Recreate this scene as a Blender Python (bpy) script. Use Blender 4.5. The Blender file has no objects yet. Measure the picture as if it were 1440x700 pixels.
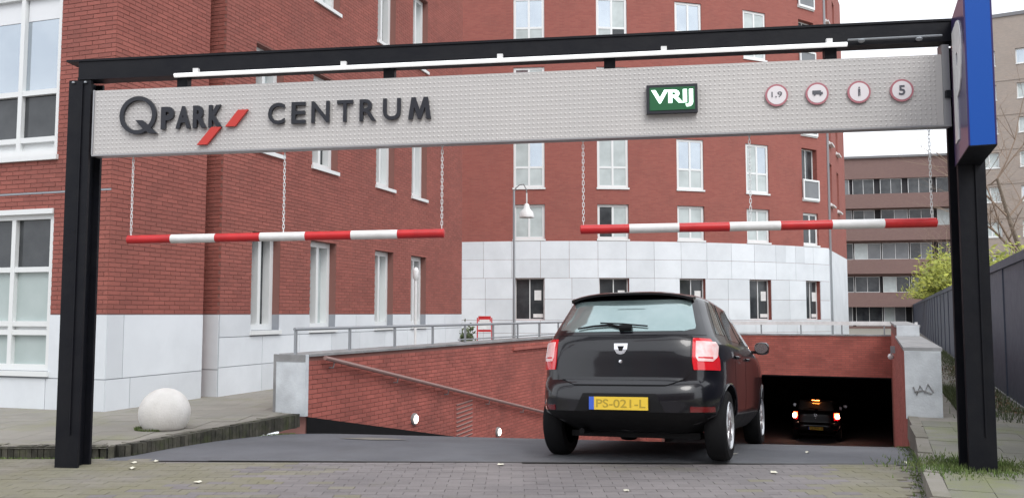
import bpy, bmesh, math, random
from mathutils import Vector, Matrix
random.seed(7)
R = math.radians
sc = bpy.context.scene
col = sc.collection

# ------------------------------------------------------------------ camera
cd = bpy.data.cameras.new("camera"); cam = bpy.data.objects.new("camera", cd); col.objects.link(cam)
cam.location = (0, 0, 1.4); cam.rotation_euler = (R(94.27), 0, 0)
cd.sensor_width = 36; cd.lens = 36 * 1220 / 1440; cd.clip_end = 2000; cd.clip_start = .05
sc.camera = cam
# ------------------------------------------------------------------ light: overcast day
SUN_EL, SUN_AZ = 50, 160       # compass-like angle from +Y clockwise, behind and right of the camera
w = bpy.data.worlds.new("World"); sc.world = w; w.use_nodes = True
nt = w.node_tree; nt.nodes.clear()
sky = nt.nodes.new('ShaderNodeTexSky'); sky.sky_type = 'NISHITA'; sky.sun_disc = False
sky.sun_elevation = R(SUN_EL); sky.sun_rotation = R(SUN_AZ)
sky.dust_density = 6; sky.ozone_density = 1; sky.air_density = 1
hsv = nt.nodes.new('ShaderNodeHueSaturation'); hsv.inputs['Saturation'].default_value = .10
mixw = nt.nodes.new('ShaderNodeMix'); mixw.data_type = 'RGBA'; mixw.inputs[0].default_value = .72
mixw.inputs[7].default_value = (10.2, 10.6, 11.3, 1)      # even cloud layer over the sky
bg = nt.nodes.new('ShaderNodeBackground'); bg.inputs[1].default_value = .115
wo = nt.nodes.new('ShaderNodeOutputWorld')
nt.links.new(sky.outputs[0], hsv.inputs['Color']); nt.links.new(hsv.outputs[0], mixw.inputs[6])
nt.links.new(mixw.outputs[2], bg.inputs[0]); nt.links.new(bg.outputs[0], wo.inputs[0])
sd = bpy.data.lights.new("sun", 'SUN'); sd.energy = .8; sd.angle = R(25); sd.color = (1, .97, .93)
sun = bpy.data.objects.new("sun", sd); col.objects.link(sun)
_d = Vector((math.sin(R(SUN_AZ)) * math.cos(R(SUN_EL)), math.cos(R(SUN_AZ)) * math.cos(R(SUN_EL)), math.sin(R(SUN_EL))))
sun.rotation_euler = _d.to_track_quat('Z', 'Y').to_euler(); sun.location = (0, -10, 30)
sc.view_settings.view_transform = 'Standard'; sc.view_settings.look = 'None'
sc.view_settings.exposure = 0.55; sc.view_settings.gamma = 1; sc.view_settings.use_curve_mapping = False

# ------------------------------------------------------------------ materials
def mat(name, c, rough=.7, metal=0, c2=None, scale=4, detail=6, bump=0, bscale=60, rnd=0, spec=.5, coat=0,
        moss=None, moss_t=(.5, .62), moss_s=1.3, uvtex=None, emit=None, es=0, dirt=0):
    m = bpy.data.materials.new(name); m.use_nodes = True; t = m.node_tree; n = t.nodes; L = t.links
    b = n['Principled BSDF']
    b.inputs['Roughness'].default_value = rough; b.inputs['Metallic'].default_value = metal
    b.inputs['Specular IOR Level'].default_value = spec
    if coat: b.inputs['Coat Weight'].default_value = coat; b.inputs['Coat Roughness'].default_value = .04
    geo = n.new('ShaderNodeNewGeometry'); P = geo.outputs['Position']
    def noise(s, d=detail, r=.55):
        q = n.new('ShaderNodeTexNoise'); q.inputs['Scale'].default_value = s; q.inputs['Detail'].default_value = d
        q.inputs['Roughness'].default_value = r; L.new(P, q.inputs['Vector']); return q.outputs['Fac']
    def ramp(src, a, bb):
        r_ = n.new('ShaderNodeMapRange'); r_.inputs[1].default_value = a; r_.inputs[2].default_value = bb
        L.new(src, r_.inputs[0]); return r_.outputs[0]
    def mix(f, a, bcol, mode='MIX'):
        q = n.new('ShaderNodeMix'); q.data_type = 'RGBA'; q.blend_type = mode
        if isinstance(f, float) or isinstance(f, int): q.inputs[0].default_value = f
        else: L.new(f, q.inputs[0])
        for k, v in ((6, a), (7, bcol)):
            if isinstance(v, tuple): q.inputs[k].default_value = (*v[:3], 1)
            else: L.new(v, q.inputs[k])
        return q.outputs[2]
    base = tuple(c)
    hgt = None
    if uvtex:   # brick pattern in metres from the uv map
        bw, bh, mort, c_b, c_m = uvtex
        uv = n.new('ShaderNodeUVMap'); br = n.new('ShaderNodeTexBrick')
        L.new(uv.outputs[0], br.inputs['Vector'])
        br.inputs['Color1'].default_value = (*c, 1); br.inputs['Color2'].default_value = (*c_b, 1)
        br.inputs['Mortar'].default_value = (*c_m, 1); br.inputs['Scale'].default_value = 1
        br.inputs['Mortar Size'].default_value = mort; br.inputs['Brick Width'].default_value = bw
        br.inputs['Row Height'].default_value = bh; br.inputs['Mortar Smooth'].default_value = .3
        base = br.outputs['Color']; hgt = br.outputs['Fac']
    if c2: base = mix(ramp(noise(scale), .35, .65), base, tuple(c2))
    if rnd:
        oi = n.new('ShaderNodeObjectInfo'); ad = n.new('ShaderNodeMath'); ad.operation = 'ADD'
        L.new(geo.outputs['Random Per Island'], ad.inputs[0]); L.new(oi.outputs['Random'], ad.inputs[1])
        fr = n.new('ShaderNodeMath'); fr.operation = 'FRACT'; L.new(ad.outputs[0], fr.inputs[0])
        hs = n.new('ShaderNodeHueSaturation'); L.new(ramp(fr.outputs[0], 0, 1), hs.inputs['Value'])
        mr = hs.inputs['Value'].links[0].from_node; mr.inputs[3].default_value = 1 - rnd; mr.inputs[4].default_value = 1 + rnd
        if isinstance(base, tuple): hs.inputs['Color'].default_value = (*base[:3], 1)
        else: L.new(base, hs.inputs['Color'])
        base = hs.outputs[0]
    if dirt: base = mix(ramp(noise(.9, 8, .7), .45, .8), base, mix(dirt, base, (.05, .045, .04)))
    if moss: base = mix(ramp(noise(moss_s, 9, .7), *moss_t), base, tuple(moss))
    if isinstance(base, tuple): b.inputs['Base Color'].default_value = (*base[:3], 1)
    else: L.new(base, b.inputs['Base Color'])
    if bump:
        bp = n.new('ShaderNodeBump'); bp.inputs['Strength'].default_value = bump; bp.inputs['Distance'].default_value = .01
        L.new(noise(bscale, 5), bp.inputs['Height']); L.new(bp.outputs[0], b.inputs['Normal'])
        if hgt is not None:
            b2 = n.new('ShaderNodeBump'); b2.invert = True; b2.inputs['Strength'].default_value = .5; b2.inputs['Distance'].default_value = .01
            L.new(hgt, b2.inputs['Height']); L.new(bp.outputs[0], b2.inputs['Normal']); L.new(b2.outputs[0], b.inputs['Normal'])
        rr = n.new('ShaderNodeMapRange'); rr.inputs[3].default_value = max(0, rough - .12); rr.inputs[4].default_value = min(1, rough + .1)
        L.new(noise(7, 6), rr.inputs[0]); L.new(rr.outputs[0], b.inputs['Roughness'])
    if emit: b.inputs['Emission Color'].default_value = (*emit, 1); b.inputs['Emission Strength'].default_value = es
    return m

BR = (.325, .102, .080)
M = {}
M['brick'] = mat('brick red', BR, .85, c2=(.285, .088, .070), scale=1.1, bump=.5, bscale=90, rnd=.11, dirt=.22)
M['mortar'] = mat('mortar', (.23, .105, .088), .95, bump=.4)
M['bricktex'] = mat('brick wall far', BR, .85, c2=None, bump=.4, rnd=0, uvtex=(.22, .0625, .005, (.285, .084, .068), (.26, .11, .09)), dirt=.2)
M['brickramp'] = mat('brick red ramp', (.43, .125, .098), .85, c2=(.36, .103, .082), scale=1.8, bump=.5, bscale=90, rnd=.12, dirt=.30)
M['stone'] = mat('white stone', (.72, .755, .79), .75, c2=(.66, .695, .73), scale=1.0, bump=.15, dirt=.12, rnd=.07)
M['joint'] = mat('stone joint', (.30, .32, .35), .9, bump=.2)
M['concrete'] = mat('pale concrete', (.70, .74, .77), .85, c2=(.52, .55, .58), scale=2.6, bump=.4, bscale=40, dirt=.35)
M['coping'] = mat('grey coping', (.33, .33, .335), .85, c2=(.24, .24, .24), scale=5, bump=.4, dirt=.4)
M['asphalt'] = mat('asphalt', (.150, .155, .170), .85, c2=(.120, .124, .138), scale=1.2, bump=.7, bscale=160, spec=.4, dirt=.35)
M['bed'] = mat('paving bed', (.10, .10, .10), .95, bump=.6)
M['paver'] = mat('clinker paver', (.205, .188, .188), .85, c2=(.17, .157, .16), scale=1.1, bump=.6, bscale=80, rnd=.09, moss=(.18, .172, .12), moss_t=(.56, .78), moss_s=.7)
M['paverm'] = mat('mossy clinker paver', (.21, .195, .17), .85, c2=(.19, .18, .14), scale=1.3, bump=.6, bscale=80, rnd=.09, moss=(.19, .18, .11), moss_t=(.42, .7), moss_s=.9)
M['pavertex'] = mat('paving far', (.205, .188, .188), .85, bump=.5, uvtex=(.21, .105, .004, (.18, .165, .165), (.165, .15, .145)), dirt=.2)
M['tile'] = mat('pavement tile', (.26, .245, .215), .85, c2=(.225, .215, .19), scale=1.4, bump=.5, bscale=70, rnd=.05, moss=(.22, .22, .13), moss_t=(.5, .75), moss_s=.8)
M['tilem'] = mat('mossy tile', (.215, .21, .18), .85, c2=(.175, .175, .145), scale=2, bump=.5, bscale=70, rnd=.08, moss=(.19, .21, .09), moss_t=(.47, .66), moss_s=1.1)
M['tiletex'] = mat('pavement far', (.26, .245, .215), .85, bump=.5, uvtex=(.30, .30, .004, (.24, .225, .20), (.16, .15, .13)), moss=(.21, .21, .12), moss_t=(.5, .8))
M['kerbbrick'] = mat('kerb brick', (.075, .07, .055), .9, c2=(.028, .028, .02), scale=9, bump=.7, rnd=.35, moss=(.055, .065, .026), moss_t=(.5, .68), moss_s=4)
M['kerbtop'] = mat('kerb top', (.24, .225, .20), .9, c2=(.19, .18, .145), scale=4, bump=.5, rnd=.12)
M['steel'] = mat('black painted steel', (.0055, .0062, .0100), .5, c2=(.0095, .010, .013), scale=5, bump=.25, bscale=14, spec=.22)
M['panel'] = mat('aluminium panel', (.55, .53, .515), .5, metal=.15, c2=(.50, .485, .475), scale=1.1, bump=.05)
M['trim'] = mat('panel trim', (.36, .36, .37), .4, metal=.5)
M['letter'] = mat('letter black', (.018, .020, .028), .4)
M['letter_red'] = mat('red plate', (.56, .045, .035), .45)
M['red'] = mat('red paint', (.60, .020, .024), .4, c2=(.48, .016, .02), scale=6, bump=.15, dirt=.25)
M['white'] = mat('white paint', (.80, .80, .80), .45, c2=(.70, .70, .69), scale=8, dirt=.12)
M['frame'] = mat('white window frame', (.74, .76, .76), .45)
M['galv'] = mat('galvanised steel', (.34, .36, .38), .45, metal=.5, bump=.05)
M['rail'] = mat('brown handrail', (.33, .21, .19), .5, metal=.2)
M['tube'] = mat('white light tube', (.85, .85, .85), .3, emit=(1, 1, 1), es=.35)
M['blue'] = mat('blue sign box', (.012, .085, .40), .4, spec=.3)
M['violet'] = mat('violet blue sign face', (.04, .028, .12), .3, coat=.2)
M['black'] = mat('black rubber', (.008, .008, .009), .8, spec=.2, bump=.2)
M['dark'] = mat('dark interior', (.030, .030, .034), .9)
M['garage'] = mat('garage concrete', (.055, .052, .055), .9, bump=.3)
M['plate'] = mat('sign white', (.78, .74, .76), .4)
M['ring'] = mat('sign ring', (.45, .17, .20), .4)
M['glyph'] = mat('sign glyph', (.10, .10, .12), .5)
M['green'] = mat('display green', (.015, .12, .045), .4)
M['led'] = mat('display letters', (.6, .9, .75), .4, emit=(.75, 1, .87), es=1.6)
M['lampon'] = mat('lit lamp', (.9, .85, .8), .4, emit=(1, .9, .78), es=3.5)
M['bollard'] = mat('white bollard', (.74, .72, .69), .85, c2=(.64, .62, .59), scale=5, bump=.6, bscale=50, dirt=.2)
M['pane_dark'] = mat('window glass dark', (.030, .034, .038), .08, c2=(.07, .075, .08), scale=1.5)
M['pane_sky'] = mat('window glass reflecting', (.42, .47, .52), .05, metal=.75, c2=(.50, .55, .59), scale=.8)
M['pane_mid'] = mat('window glass grey', (.14, .15, .16), .08, c2=(.20, .21, .22), scale=.8)
M['pane_pale'] = mat('window glass over pale curtain', (.52, .58, .58), .12, c2=(.42, .47, .47), scale=1.8)
M['pane_green'] = mat('window glass over frosted film', (.44, .51, .50), .2, c2=(.39, .46, .45), scale=2.5)
M['blind'] = mat('white blind', (.74, .76, .78), .5)
M['farbrick'] = mat('far brown brick', (.20, .125, .11), .9, uvtex=(.22, .0625, .006, (.18, .11, .10), (.23, .17, .16)), bump=.2)
M['tanbrick'] = mat('tan brick', (.36, .30, .26), .9, uvtex=(.22, .0625, .006, (.31, .27, .245), (.3, .26, .22)), bump=.2, dirt=.15)
M['roof'] = mat('roof grey', (.18, .18, .19), .9)
M['fence'] = mat('dark blue fence', (.060, .074, .108), .6, c2=(.068, .083, .118), scale=2, bump=.1, rnd=.05)
M['leafy'] = mat('yellow green leaves', (.33, .34, .045), .7, c2=(.20, .24, .04), scale=2.5, rnd=.35)
M['leafd'] = mat('dark green leaves', (.10, .13, .05), .7, c2=(.07, .09, .04), scale=3, rnd=.35)
M['grass'] = mat('grass', (.085, .14, .03), .8, c2=(.12, .15, .05), scale=4, rnd=.35)
M['bark'] = mat('bark', (.13, .105, .08), .9, bump=.6)
M['twig'] = mat('twigs', (.25, .19, .145), .9)
M['dead'] = mat('fallen leaf', (.62, .60, .50), .8, rnd=.25)
M['deadb'] = mat('brown leaves', (.17, .085, .04), .9, rnd=.5)
# car
M['paint'] = mat('black car paint', (.0035, .0036, .0065), .3, spec=.35, coat=.75)
M['plastic'] = mat('black plastic', (.006, .006, .007), .6, spec=.25, bump=.1, bscale=200)
M['rearglass'] = mat('car rear glass', (.27, .37, .37), .07, metal=.6, c2=(.36, .46, .46), scale=2.2, coat=1)
M['sideglass'] = mat('car side glass', (.035, .045, .04), .05, metal=.3, coat=1)
M['tail_red'] = mat('tail lamp red', (.55, .012, .02), .12, coat=1, emit=(1, .02, .03), es=.12)
M['tail_pale'] = mat('tail lamp pale', (.85, .66, .66), .15, c2=(.85, .42, .42), scale=14, coat=1, emit=(1, .8, .8), es=.12)
M['reflector'] = mat('red reflector', (.14, .008, .012), .2, coat=1)
M['chrome'] = mat('chrome', (.75, .75, .77), .18, metal=1)
M['rim'] = mat('alloy rim', (.55, .56, .58), .3, metal=.7)
M['numplate'] = mat('yellow plate', (.80, .55, .05), .4)
M['numblue'] = mat('plate blue', (.05, .12, .55), .4)
M['numtext'] = mat('plate text', (.42, .30, .03), .5)
M['brakered'] = mat('lit brake lamp', (.8, .1, .05), .3, emit=(1, .07, .02), es=16)
M['brakecore'] = mat('lit brake lamp core', (1, .8, .7), .3, emit=(1, .50, .34), es=40)
M['brakeorange'] = mat('lit third brake lamp', (1, .4, .1), .3, emit=(1, .2, .03), es=30)

# ------------------------------------------------------------------ mesh helpers
WL = {}
def tag(o, label=None, cat=None, group=None, kind=None):
    if label: o['label'] = label
    if cat: o['category'] = cat
    if group: o['group'] = group
    if kind: o['kind'] = kind
    return o
def empty(name, loc, label=None, cat=None, group=None):
    o = bpy.data.objects.new(name, None); col.objects.link(o); o.location = loc; o.empty_display_size = .2
    WL[o.name] = Vector(loc); return tag(o, label, cat, group)
CUBE = [(0, 3, 2, 1), (4, 5, 6, 7), (0, 1, 5, 4), (1, 2, 6, 5), (2, 3, 7, 6), (3, 0, 4, 7)]
class MB:
    def __init__(s): s.V = []; s.F = []; s.U = {}; s.MI = {}
    def face(s, pts, uv=None, mi=0):
        i = len(s.V); s.V += [tuple(p) for p in pts]; s.F.append(tuple(range(i, i + len(pts))))
        if uv: s.U[len(s.F) - 1] = uv
        if mi: s.MI[len(s.F) - 1] = mi
    def box(s, a0, a1, b0, b1, c0, c1, fn=None, skip=()):
        fn = fn or (lambda x, y, z: (x, y, z)); i = len(s.V)
        P = [(a0, b0, c0), (a1, b0, c0), (a1, b1, c0), (a0, b1, c0), (a0, b0, c1), (a1, b0, c1), (a1, b1, c1), (a0, b1, c1)]
        s.V += [tuple(fn(*p)) for p in P]
        for k, f in enumerate(CUBE):
            if k in skip: continue
            s.U[len(s.F)] = [(P[j][0] + (P[j][2] if k in (3, 5) else 0), P[j][1] if k not in (2, 4) else P[j][2]) for j in f]
            s.F.append(tuple(i + j for j in f))
    def tube(s, pts, r, n=8, cap=True):
        pts = [Vector(p) for p in pts]; rs = r if isinstance(r, (list, tuple)) else [r] * len(pts)
        i0 = len(s.V)
        for k, p in enumerate(pts):
            d = (pts[min(k + 1, len(pts) - 1)] - pts[max(k - 1, 0)]).normalized()
            a = d.orthogonal().normalized() if k == 0 else (a - d * a.dot(d)).normalized()
            b = d.cross(a)
            for j in range(n):
                t = 2 * math.pi * j / n; s.V.append(tuple(p + (a * math.cos(t) + b * math.sin(t)) * rs[k]))
        for k in range(len(pts) - 1):
            for j in range(n):
                q = i0 + k * n; s.F.append((q + j, q + (j + 1) % n, q + n + (j + 1) % n, q + n + j))
        if cap:
            s.F.append(tuple(i0 + j for j in reversed(range(n)))); q = i0 + (len(pts) - 1) * n; s.F.append(tuple(q + j for j in range(n)))
    def lathe(s, prof, c=(0, 0, 0), n=24, axis='Z'):
        i0 = len(s.V); c = Vector(c)
        for (r, h) in prof:
            for j in range(n):
                t = 2 * math.pi * j / n
                v = (r * math.cos(t), r * math.sin(t), h) if axis == 'Z' else (r * math.cos(t), h, r * math.sin(t))
                s.V.append(tuple(c + Vector(v)))
        for k in range(len(prof) - 1):
            for j in range(n):
                q = i0 + k * n; s.F.append((q + j, q + (j + 1) % n, q + n + (j + 1) % n, q + n + j))
    def mesh(s, name, mats, off=(0, 0, 0), smooth=False, sharp=None):
        me = bpy.data.meshes.new(name); o = Vector(off)
        me.from_pydata([tuple(Vector(v) - o) for v in s.V], [], s.F)
        if s.U:
            ul = me.uv_layers.new(name='UVMap'); d = ul.data
            for fi, uvs in s.U.items():
                p = me.polygons[fi]
                for k, li in enumerate(p.loop_indices): d[li].uv = uvs[k]
        for m in (mats if isinstance(mats, (list, tuple)) else [mats]): me.materials.append(m)
        for fi, mi in s.MI.items(): me.polygons[fi].material_index = mi
        if smooth: me.polygons.foreach_set('use_smooth', [True] * len(me.polygons))
        me.update()
        if smooth and sharp: me.set_sharp_from_angle(angle=R(sharp))
        return me
    def build(s, name, mats, parent=None, smooth=False, sharp=None, origin=None, recalc=False):
        if origin is None:
            xs = [v[0] for v in s.V]; ys = [v[1] for v in s.V]; zs = [v[2] for v in s.V]
            origin = Vector(((min(xs) + max(xs)) / 2, (min(ys) + max(ys)) / 2, min(zs)))
        origin = Vector(origin)
        me = s.mesh(name, mats, origin, smooth, sharp)
        if recalc:
            bm = bmesh.new(); bm.from_mesh(me); bmesh.ops.recalc_face_normals(bm, faces=bm.faces); bm.to_mesh(me); bm.free()
        o = bpy.data.objects.new(name, me); col.objects.link(o)
        if parent: o.parent = parent; o.location = origin - WL[parent.name]
        else: o.location = origin
        WL[o.name] = origin; return o
def frame(P, heading):
    """flat facade frame: s runs along the heading (degrees clockwise from +Y), z up, d out to the right-hand side"""
    h = R(heading); a = (math.sin(h), math.cos(h)); b = (math.cos(h), -math.sin(h))
    f = lambda s, z, d: (P[0] + a[0] * s + b[0] * d, P[1] + a[1] * s + b[1] * d, z)
    f.heading = heading; f.P = P; return f
def text_mesh(body, bold=0, extrude=.5, spacing=1):
    cu = bpy.data.curves.new('text', 'FONT'); cu.body = body; cu.size = 1; cu.offset = bold; cu.extrude = extrude; cu.space_character = spacing
    cu.resolution_u = 4
    ob = bpy.data.objects.new('text', cu); col.objects.link(ob)
    me = bpy.data.meshes.new_from_object(ob.evaluated_get(bpy.context.evaluated_depsgraph_get()))
    bpy.data.objects.remove(ob); bpy.data.curves.remove(cu)
    V = [tuple(v.co) for v in me.vertices]; F = [tuple(p.vertices) for p in me.polygons]; bpy.data.meshes.remove(me)
    x0 = min(v[0] for v in V); x1 = max(v[0] for v in V); y0 = min(v[1] for v in V); y1 = max(v[1] for v in V)
    return [((v[0] - x0) / (x1 - x0), (v[1] - y0) / (y1 - y0), v[2]) for v in V], F
def put_text(mb, body, fn, s0, s1, z0, z1, d0, d1, bold=0, spacing=1):
    V, F = text_mesh(body, bold, .5, spacing); i = len(mb.V)
    mb.V += [tuple(fn(s0 + v[0] * (s1 - s0), z0 + v[1] * (z1 - z0), d0 + (v[2] + .5) * (d1 - d0))) for v in V]
    mb.F += [tuple(i + j for j in f) for f in F]
def bevelled(o, wd=.01, seg=2):
    bm = bmesh.new(); bm.from_mesh(o.data); bmesh.ops.remove_doubles(bm, verts=bm.verts, dist=1e-5)
    bmesh.ops.bevel(bm, geom=list(bm.edges), offset=wd, segments=seg, affect='EDGES', profile=.7); bm.to_mesh(o.data); bm.free(); return o

# ------------------------------------------------------------------ facade pieces
def facade(root, fn, s0, s1, z0, z1, ops, m, name='wall', depth=.25, ds=50, back=True):
    """sheet with openings and their reveals"""
    mb = MB(); S = {s0, s1}; Z = {z0, z1}
    for a, b, c, d in ops:
        for v in (a, b):
            if s0 < v < s1: S.add(v)
        for v in (c, d):
            if z0 < v < z1: Z.add(v)
    S = sorted(S); S2 = [S[0]]
    for v in S[1:]:
        k = max(1, math.ceil((v - S2[-1]) / ds)); a = S2[-1]
        S2 += [a + (v - a) * (i + 1) / k for i in range(k)]
    Z = sorted(Z)
    for i in range(len(S2) - 1):
        for j in range(len(Z) - 1):
            a, b, c, d = S2[i], S2[i + 1], Z[j], Z[j + 1]; cs, cz = (a + b) / 2, (c + d) / 2
            if any(o[0] < cs < o[1] and o[2] < cz < o[3] for o in ops): continue
            mb.face([fn(a, c, 0), fn(b, c, 0), fn(b, d, 0), fn(a, d, 0)], [(a, c), (b, c), (b, d), (a, d)])
    for a, b, c, d in ops:
        a, b, c, d = max(a, s0), min(b, s1), max(c, z0), min(d, z1)
        if a >= b or c >= d: continue
        for (p, q) in (((a, c), (b, c)), ((b, c), (b, d)), ((b, d), (a, d)), ((a, d), (a, c))):
            if (p[1] == q[1] == z0) or (p[1] == q[1] == z1): continue
            mb.face([fn(*p, 0), fn(*p, -depth), fn(*q, -depth), fn(*q, 0)],
                    [(p[0], p[1]), (p[0] + depth, p[1]), (q[0] + depth, q[1]), (q[0], q[1])] if p[0] == q[0] else [(p[0], 0), (p[0], depth), (q[0], depth), (q[0], 0)])
    return mb.build(name, m, root)
def window(root, fn, a, b, c, d, depth, mull=(.5,), trans=(), panes='pane_dark', fw=.07, sill=True, sub=2, proud=.05, bar=None):
    """mull / trans are fractions; panes one key or list per lite, row by row from the bottom"""
    mb = MB(); z0, z1 = -depth, -depth + proud
    e = .003
    A, B, C, D = a + e, b - e, c + e, d - e
    mb.box(A, B, C, C + fw, z0, z1, fn); mb.box(A, B, D - fw, D, z0, z1, fn)
    mb.box(A, A + fw, C + fw, D - fw, z0, z1, fn); mb.box(B - fw, B, C + fw, D - fw, z0, z1, fn)
    xs = [A + fw] + [A + (B - A) * t for t in mull] + [B - fw]; zs = [C + fw] + [C + (D - C) * t for t in trans] + [D - fw]
    hw = fw * .42
    for x in xs[1:-1]: mb.box(x - hw, x + hw, C + fw, D - fw, z0, z1 - .004, fn)
    for z in zs[1:-1]: mb.box(A + fw, B - fw, z - hw, z + hw, z0, z1 - .009, fn)
    w_ = mb.build('window', M['frame'], root)
    k = 0
    for j in range(len(zs) - 1):
        for i in range(len(xs) - 1):
            p = MB(); p.box(xs[i] - .002, xs[i + 1] + .002, zs[j] - .002, zs[j + 1] + .002, z0 + .012, z0 + .022, fn)
            key = panes if isinstance(panes, str) else panes[k % len(panes)]; k += 1
            p.build('pane', M[key], w_)
    if sill:
        s_ = MB(); s_.box(a - .03, b + .03, c - .07, c - .002, -depth, .05, fn); s_.build('sill', M['frame'] if sill is True else M[sill], w_)
    if bar:
        s_ = MB(); s_.box(a, b, c + bar, c + bar + .04, .0, .03, fn); s_.box(a, b, c + .08, c + .11, .0, .03, fn)
        n = 9
        for i in range(n + 1):
            x = a + (b - a) * i / n; s_.box(x - .008, x + .008, c + .11, c + bar, .005, .022, fn)
        s_.build('guard_rail', M['frame'], w_)
    return w_
def intervals(s0, s1, zc, ops):
    iv = [(s0, s1)]
    for a, b, c, d in ops:
        if c < zc < d:
            nv = []
            for x, y in iv:
                if b <= x or a >= y: nv.append((x, y)); continue
                if a > x: nv.append((x, a))
                if b < y: nv.append((b, y))
            iv = nv
    return iv
_bm = {}
def brick_skin(root, fns, n_ind, mkey, camera=Vector((0, 0, 1.4)), zmin=None):
    """real bricks proud of the mortar sheet; fns = list of (fn, s0, s1, z0, z1, ops)"""
    Lb, Hb, J = .21, .052, .0105; out = []
    for fi, (fn, s0, s1, z0, z1, ops) in enumerate(fns):
        z = z0 + J / 2; r = 0
        while z + Hb <= z1 + .002:
            for (x, y) in intervals(s0, s1, z + Hb / 2, ops):
                s = x - ((r % 2) * .5 * (Lb + J)) - ((x - s0) % (Lb + J))
                while s < y:
                    a, b = max(s, x + .002), min(s + Lb, y - .002)
                    if b - a > .03 and (zmin is None or z > zmin(fi, (a + b) / 2)):
                        c = Vector(fn((a + b) / 2, z + Hb / 2, 0))
                        out.append(((c - camera).length, fn, a, b, z, abs(b - a - Lb) < 1e-6, c))
                    s += Lb + J
            z += Hb + J; r += 1
    out.sort(key=lambda t: t[0]); k = 0
    if mkey not in _bm:
        m = MB(); m.box(-Lb / 2, Lb / 2, 0, Hb, -.01, .0065, lambda s, z, d: (s, -d, z)); _bm[mkey] = m.mesh('brick', M[mkey])
    mb = MB()
    for dist, fn, a, b, z, full, c in out:
        if full and k < n_ind:
            o = bpy.data.objects.new('brick', _bm[mkey]); col.objects.link(o); o.parent = root
            p = Vector(fn((a + b) / 2, z, 0)); o.location = p - WL[root.name]; o.rotation_euler = (0, 0, R(90 - fn.heading)); k += 1
        else:
            e = random.uniform(-.0012, .0012)
            mb.box(a, b, z, z + Hb, -.004, .0065 + e, fn, skip=(0,))
    tag(mb.build('brickwork', M[mkey], root), kind='stuff')
def panels(root, fn, s0, s1, rows, ops, length, m='stone', name='stone_panel', proud=.012, gap=.006, cuts=None):
    for ri, (z0, z1) in enumerate(rows):
        for (x, y) in intervals(s0, s1, (z0 + z1) / 2, ops):
            n = max(1, round((y - x) / length))
            st = cuts[ri] if cuts else [x + (y - x) * i / n for i in range(n + 1)]
            for i in range(len(st) - 1):
                mb = MB(); a, b = st[i] + gap, st[i + 1] - gap
                k = max(1, round((b - a) / .6)) if getattr(fn, 'curved', 0) else 1
                for q in range(k):
                    mb.box(a + (b - a) * q / k, a + (b - a) * (q + 1) / k, z0 + gap, z1 - gap, -.01, proud, fn)
                mb.build(name, M[m], root)

# ================================================================== GROUND, ROAD, RAMP
AX = 22.9
L0 = (-2.68, 11.4)
ramp = frame(L0, AX)          # s along the ramp, d to the right (0 = left wall face, 7.2 = right wall face)
RW, UE = 7.2, 17.8
def floor_z(x, y):
    q = y - 8.26 + .17 * x
    z = 0 if q <= 0 else (-.021 * q * q if q < 4.5 else -.425 - .19 * (q - 4.5))
    t = -3.1
    if z < t + .5: z = t + .5 * math.exp((z - t - .5) / .5)
    return z
def uv2(x, y): return (x, y)
# far ground
g = MB()
def poly(mb, pts, z): mb.face([(p[0], p[1], z) for p in pts], [(p[0], p[1]) for p in pts])
rp = lambda s, d: ramp(s, 0, d)[:2]
cornerL = (-3.95, 8.54)
poly(g, [(-300, 8.54), cornerL, rp(0, -.1), rp(UE + .3, -.1), rp(400, -300)], .10)
poly(g, [rp(UE + .3, -.1), rp(UE + .3, RW + .1), rp(400, 300), rp(400, -300)], .10)
poly(g, [rp(-40, RW + .1), rp(-40, 300), rp(400, 300), rp(UE + .3, RW + .1)], .10)
tag(g.build('ground', M['tiletex'], origin=(0, 0, 0)), kind='structure')
# street in front (paving bed + bricks)
road_o = None
g = MB()
def right_x(y): return L0[0] + math.sin(R(AX)) * ((y - L0[1] + math.sin(R(AX)) * RW) / math.cos(R(AX))) + math.cos(R(AX)) * RW
poly(g, [(-300, -60), (right_x(-30) - 0, -30), (right_x(8.30), 8.30), (-3.95, 8.54), (-300, 8.54)], -.006)
road_o = tag(g.build('road', M['pavertex'], origin=(0, 0, 0)), kind='structure')
bk = []
seamY = lambda x: 8.40 - .03 * (x + 3)
r = 0; y = 5.9
while y < 8.54:
    x = -6.2 + (r % 2) * .105
    while x < right_x(y) - .21:
        if y + .10 < seamY(x) or (x < -3.6 + (8.54 - y) * .0 and y + .10 < 8.53): bk.append((x, y))
        x += .21
    y += .105; r += 1
pm = MB(); pm.box(0, .2055, 0, .1005, -.05, 0, None); PAV = [pm.mesh('paver', M['paver']), pm.mesh('paver', M['paverm'])]
inview = [b for b in bk if abs(b[0] / max(b[1], .1)) < .62 and b[1] > 6.4]; near = set(sorted(inview, key=lambda b: b[1] + abs(b[0]) * .05)[:300])
stuff = [MB(), MB()]
for b in bk:
    hz = random.uniform(-.0012, .0012); mo = 1 if (b[0] < -2.3 + random.gauss(0, .5) or b[0] > right_x(b[1]) - .9 + random.gauss(0, .3)) else 0
    if b in near:
        o = bpy.data.objects.new('paver', PAV[mo]); col.objects.link(o); o.parent = road_o; o.location = (b[0], b[1], hz + .006); o.rotation_euler = (0, 0, R(random.uniform(-.5, .5)))
    else: stuff[mo].box(b[0], b[0] + .2055, b[1], b[1] + .1005, -.05, hz + .004, None, skip=(0,))
for k, s_ in enumerate(stuff): tag(s_.build('paving_bricks', M[['paver', 'paverm'][k]], road_o), kind='stuff')
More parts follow.
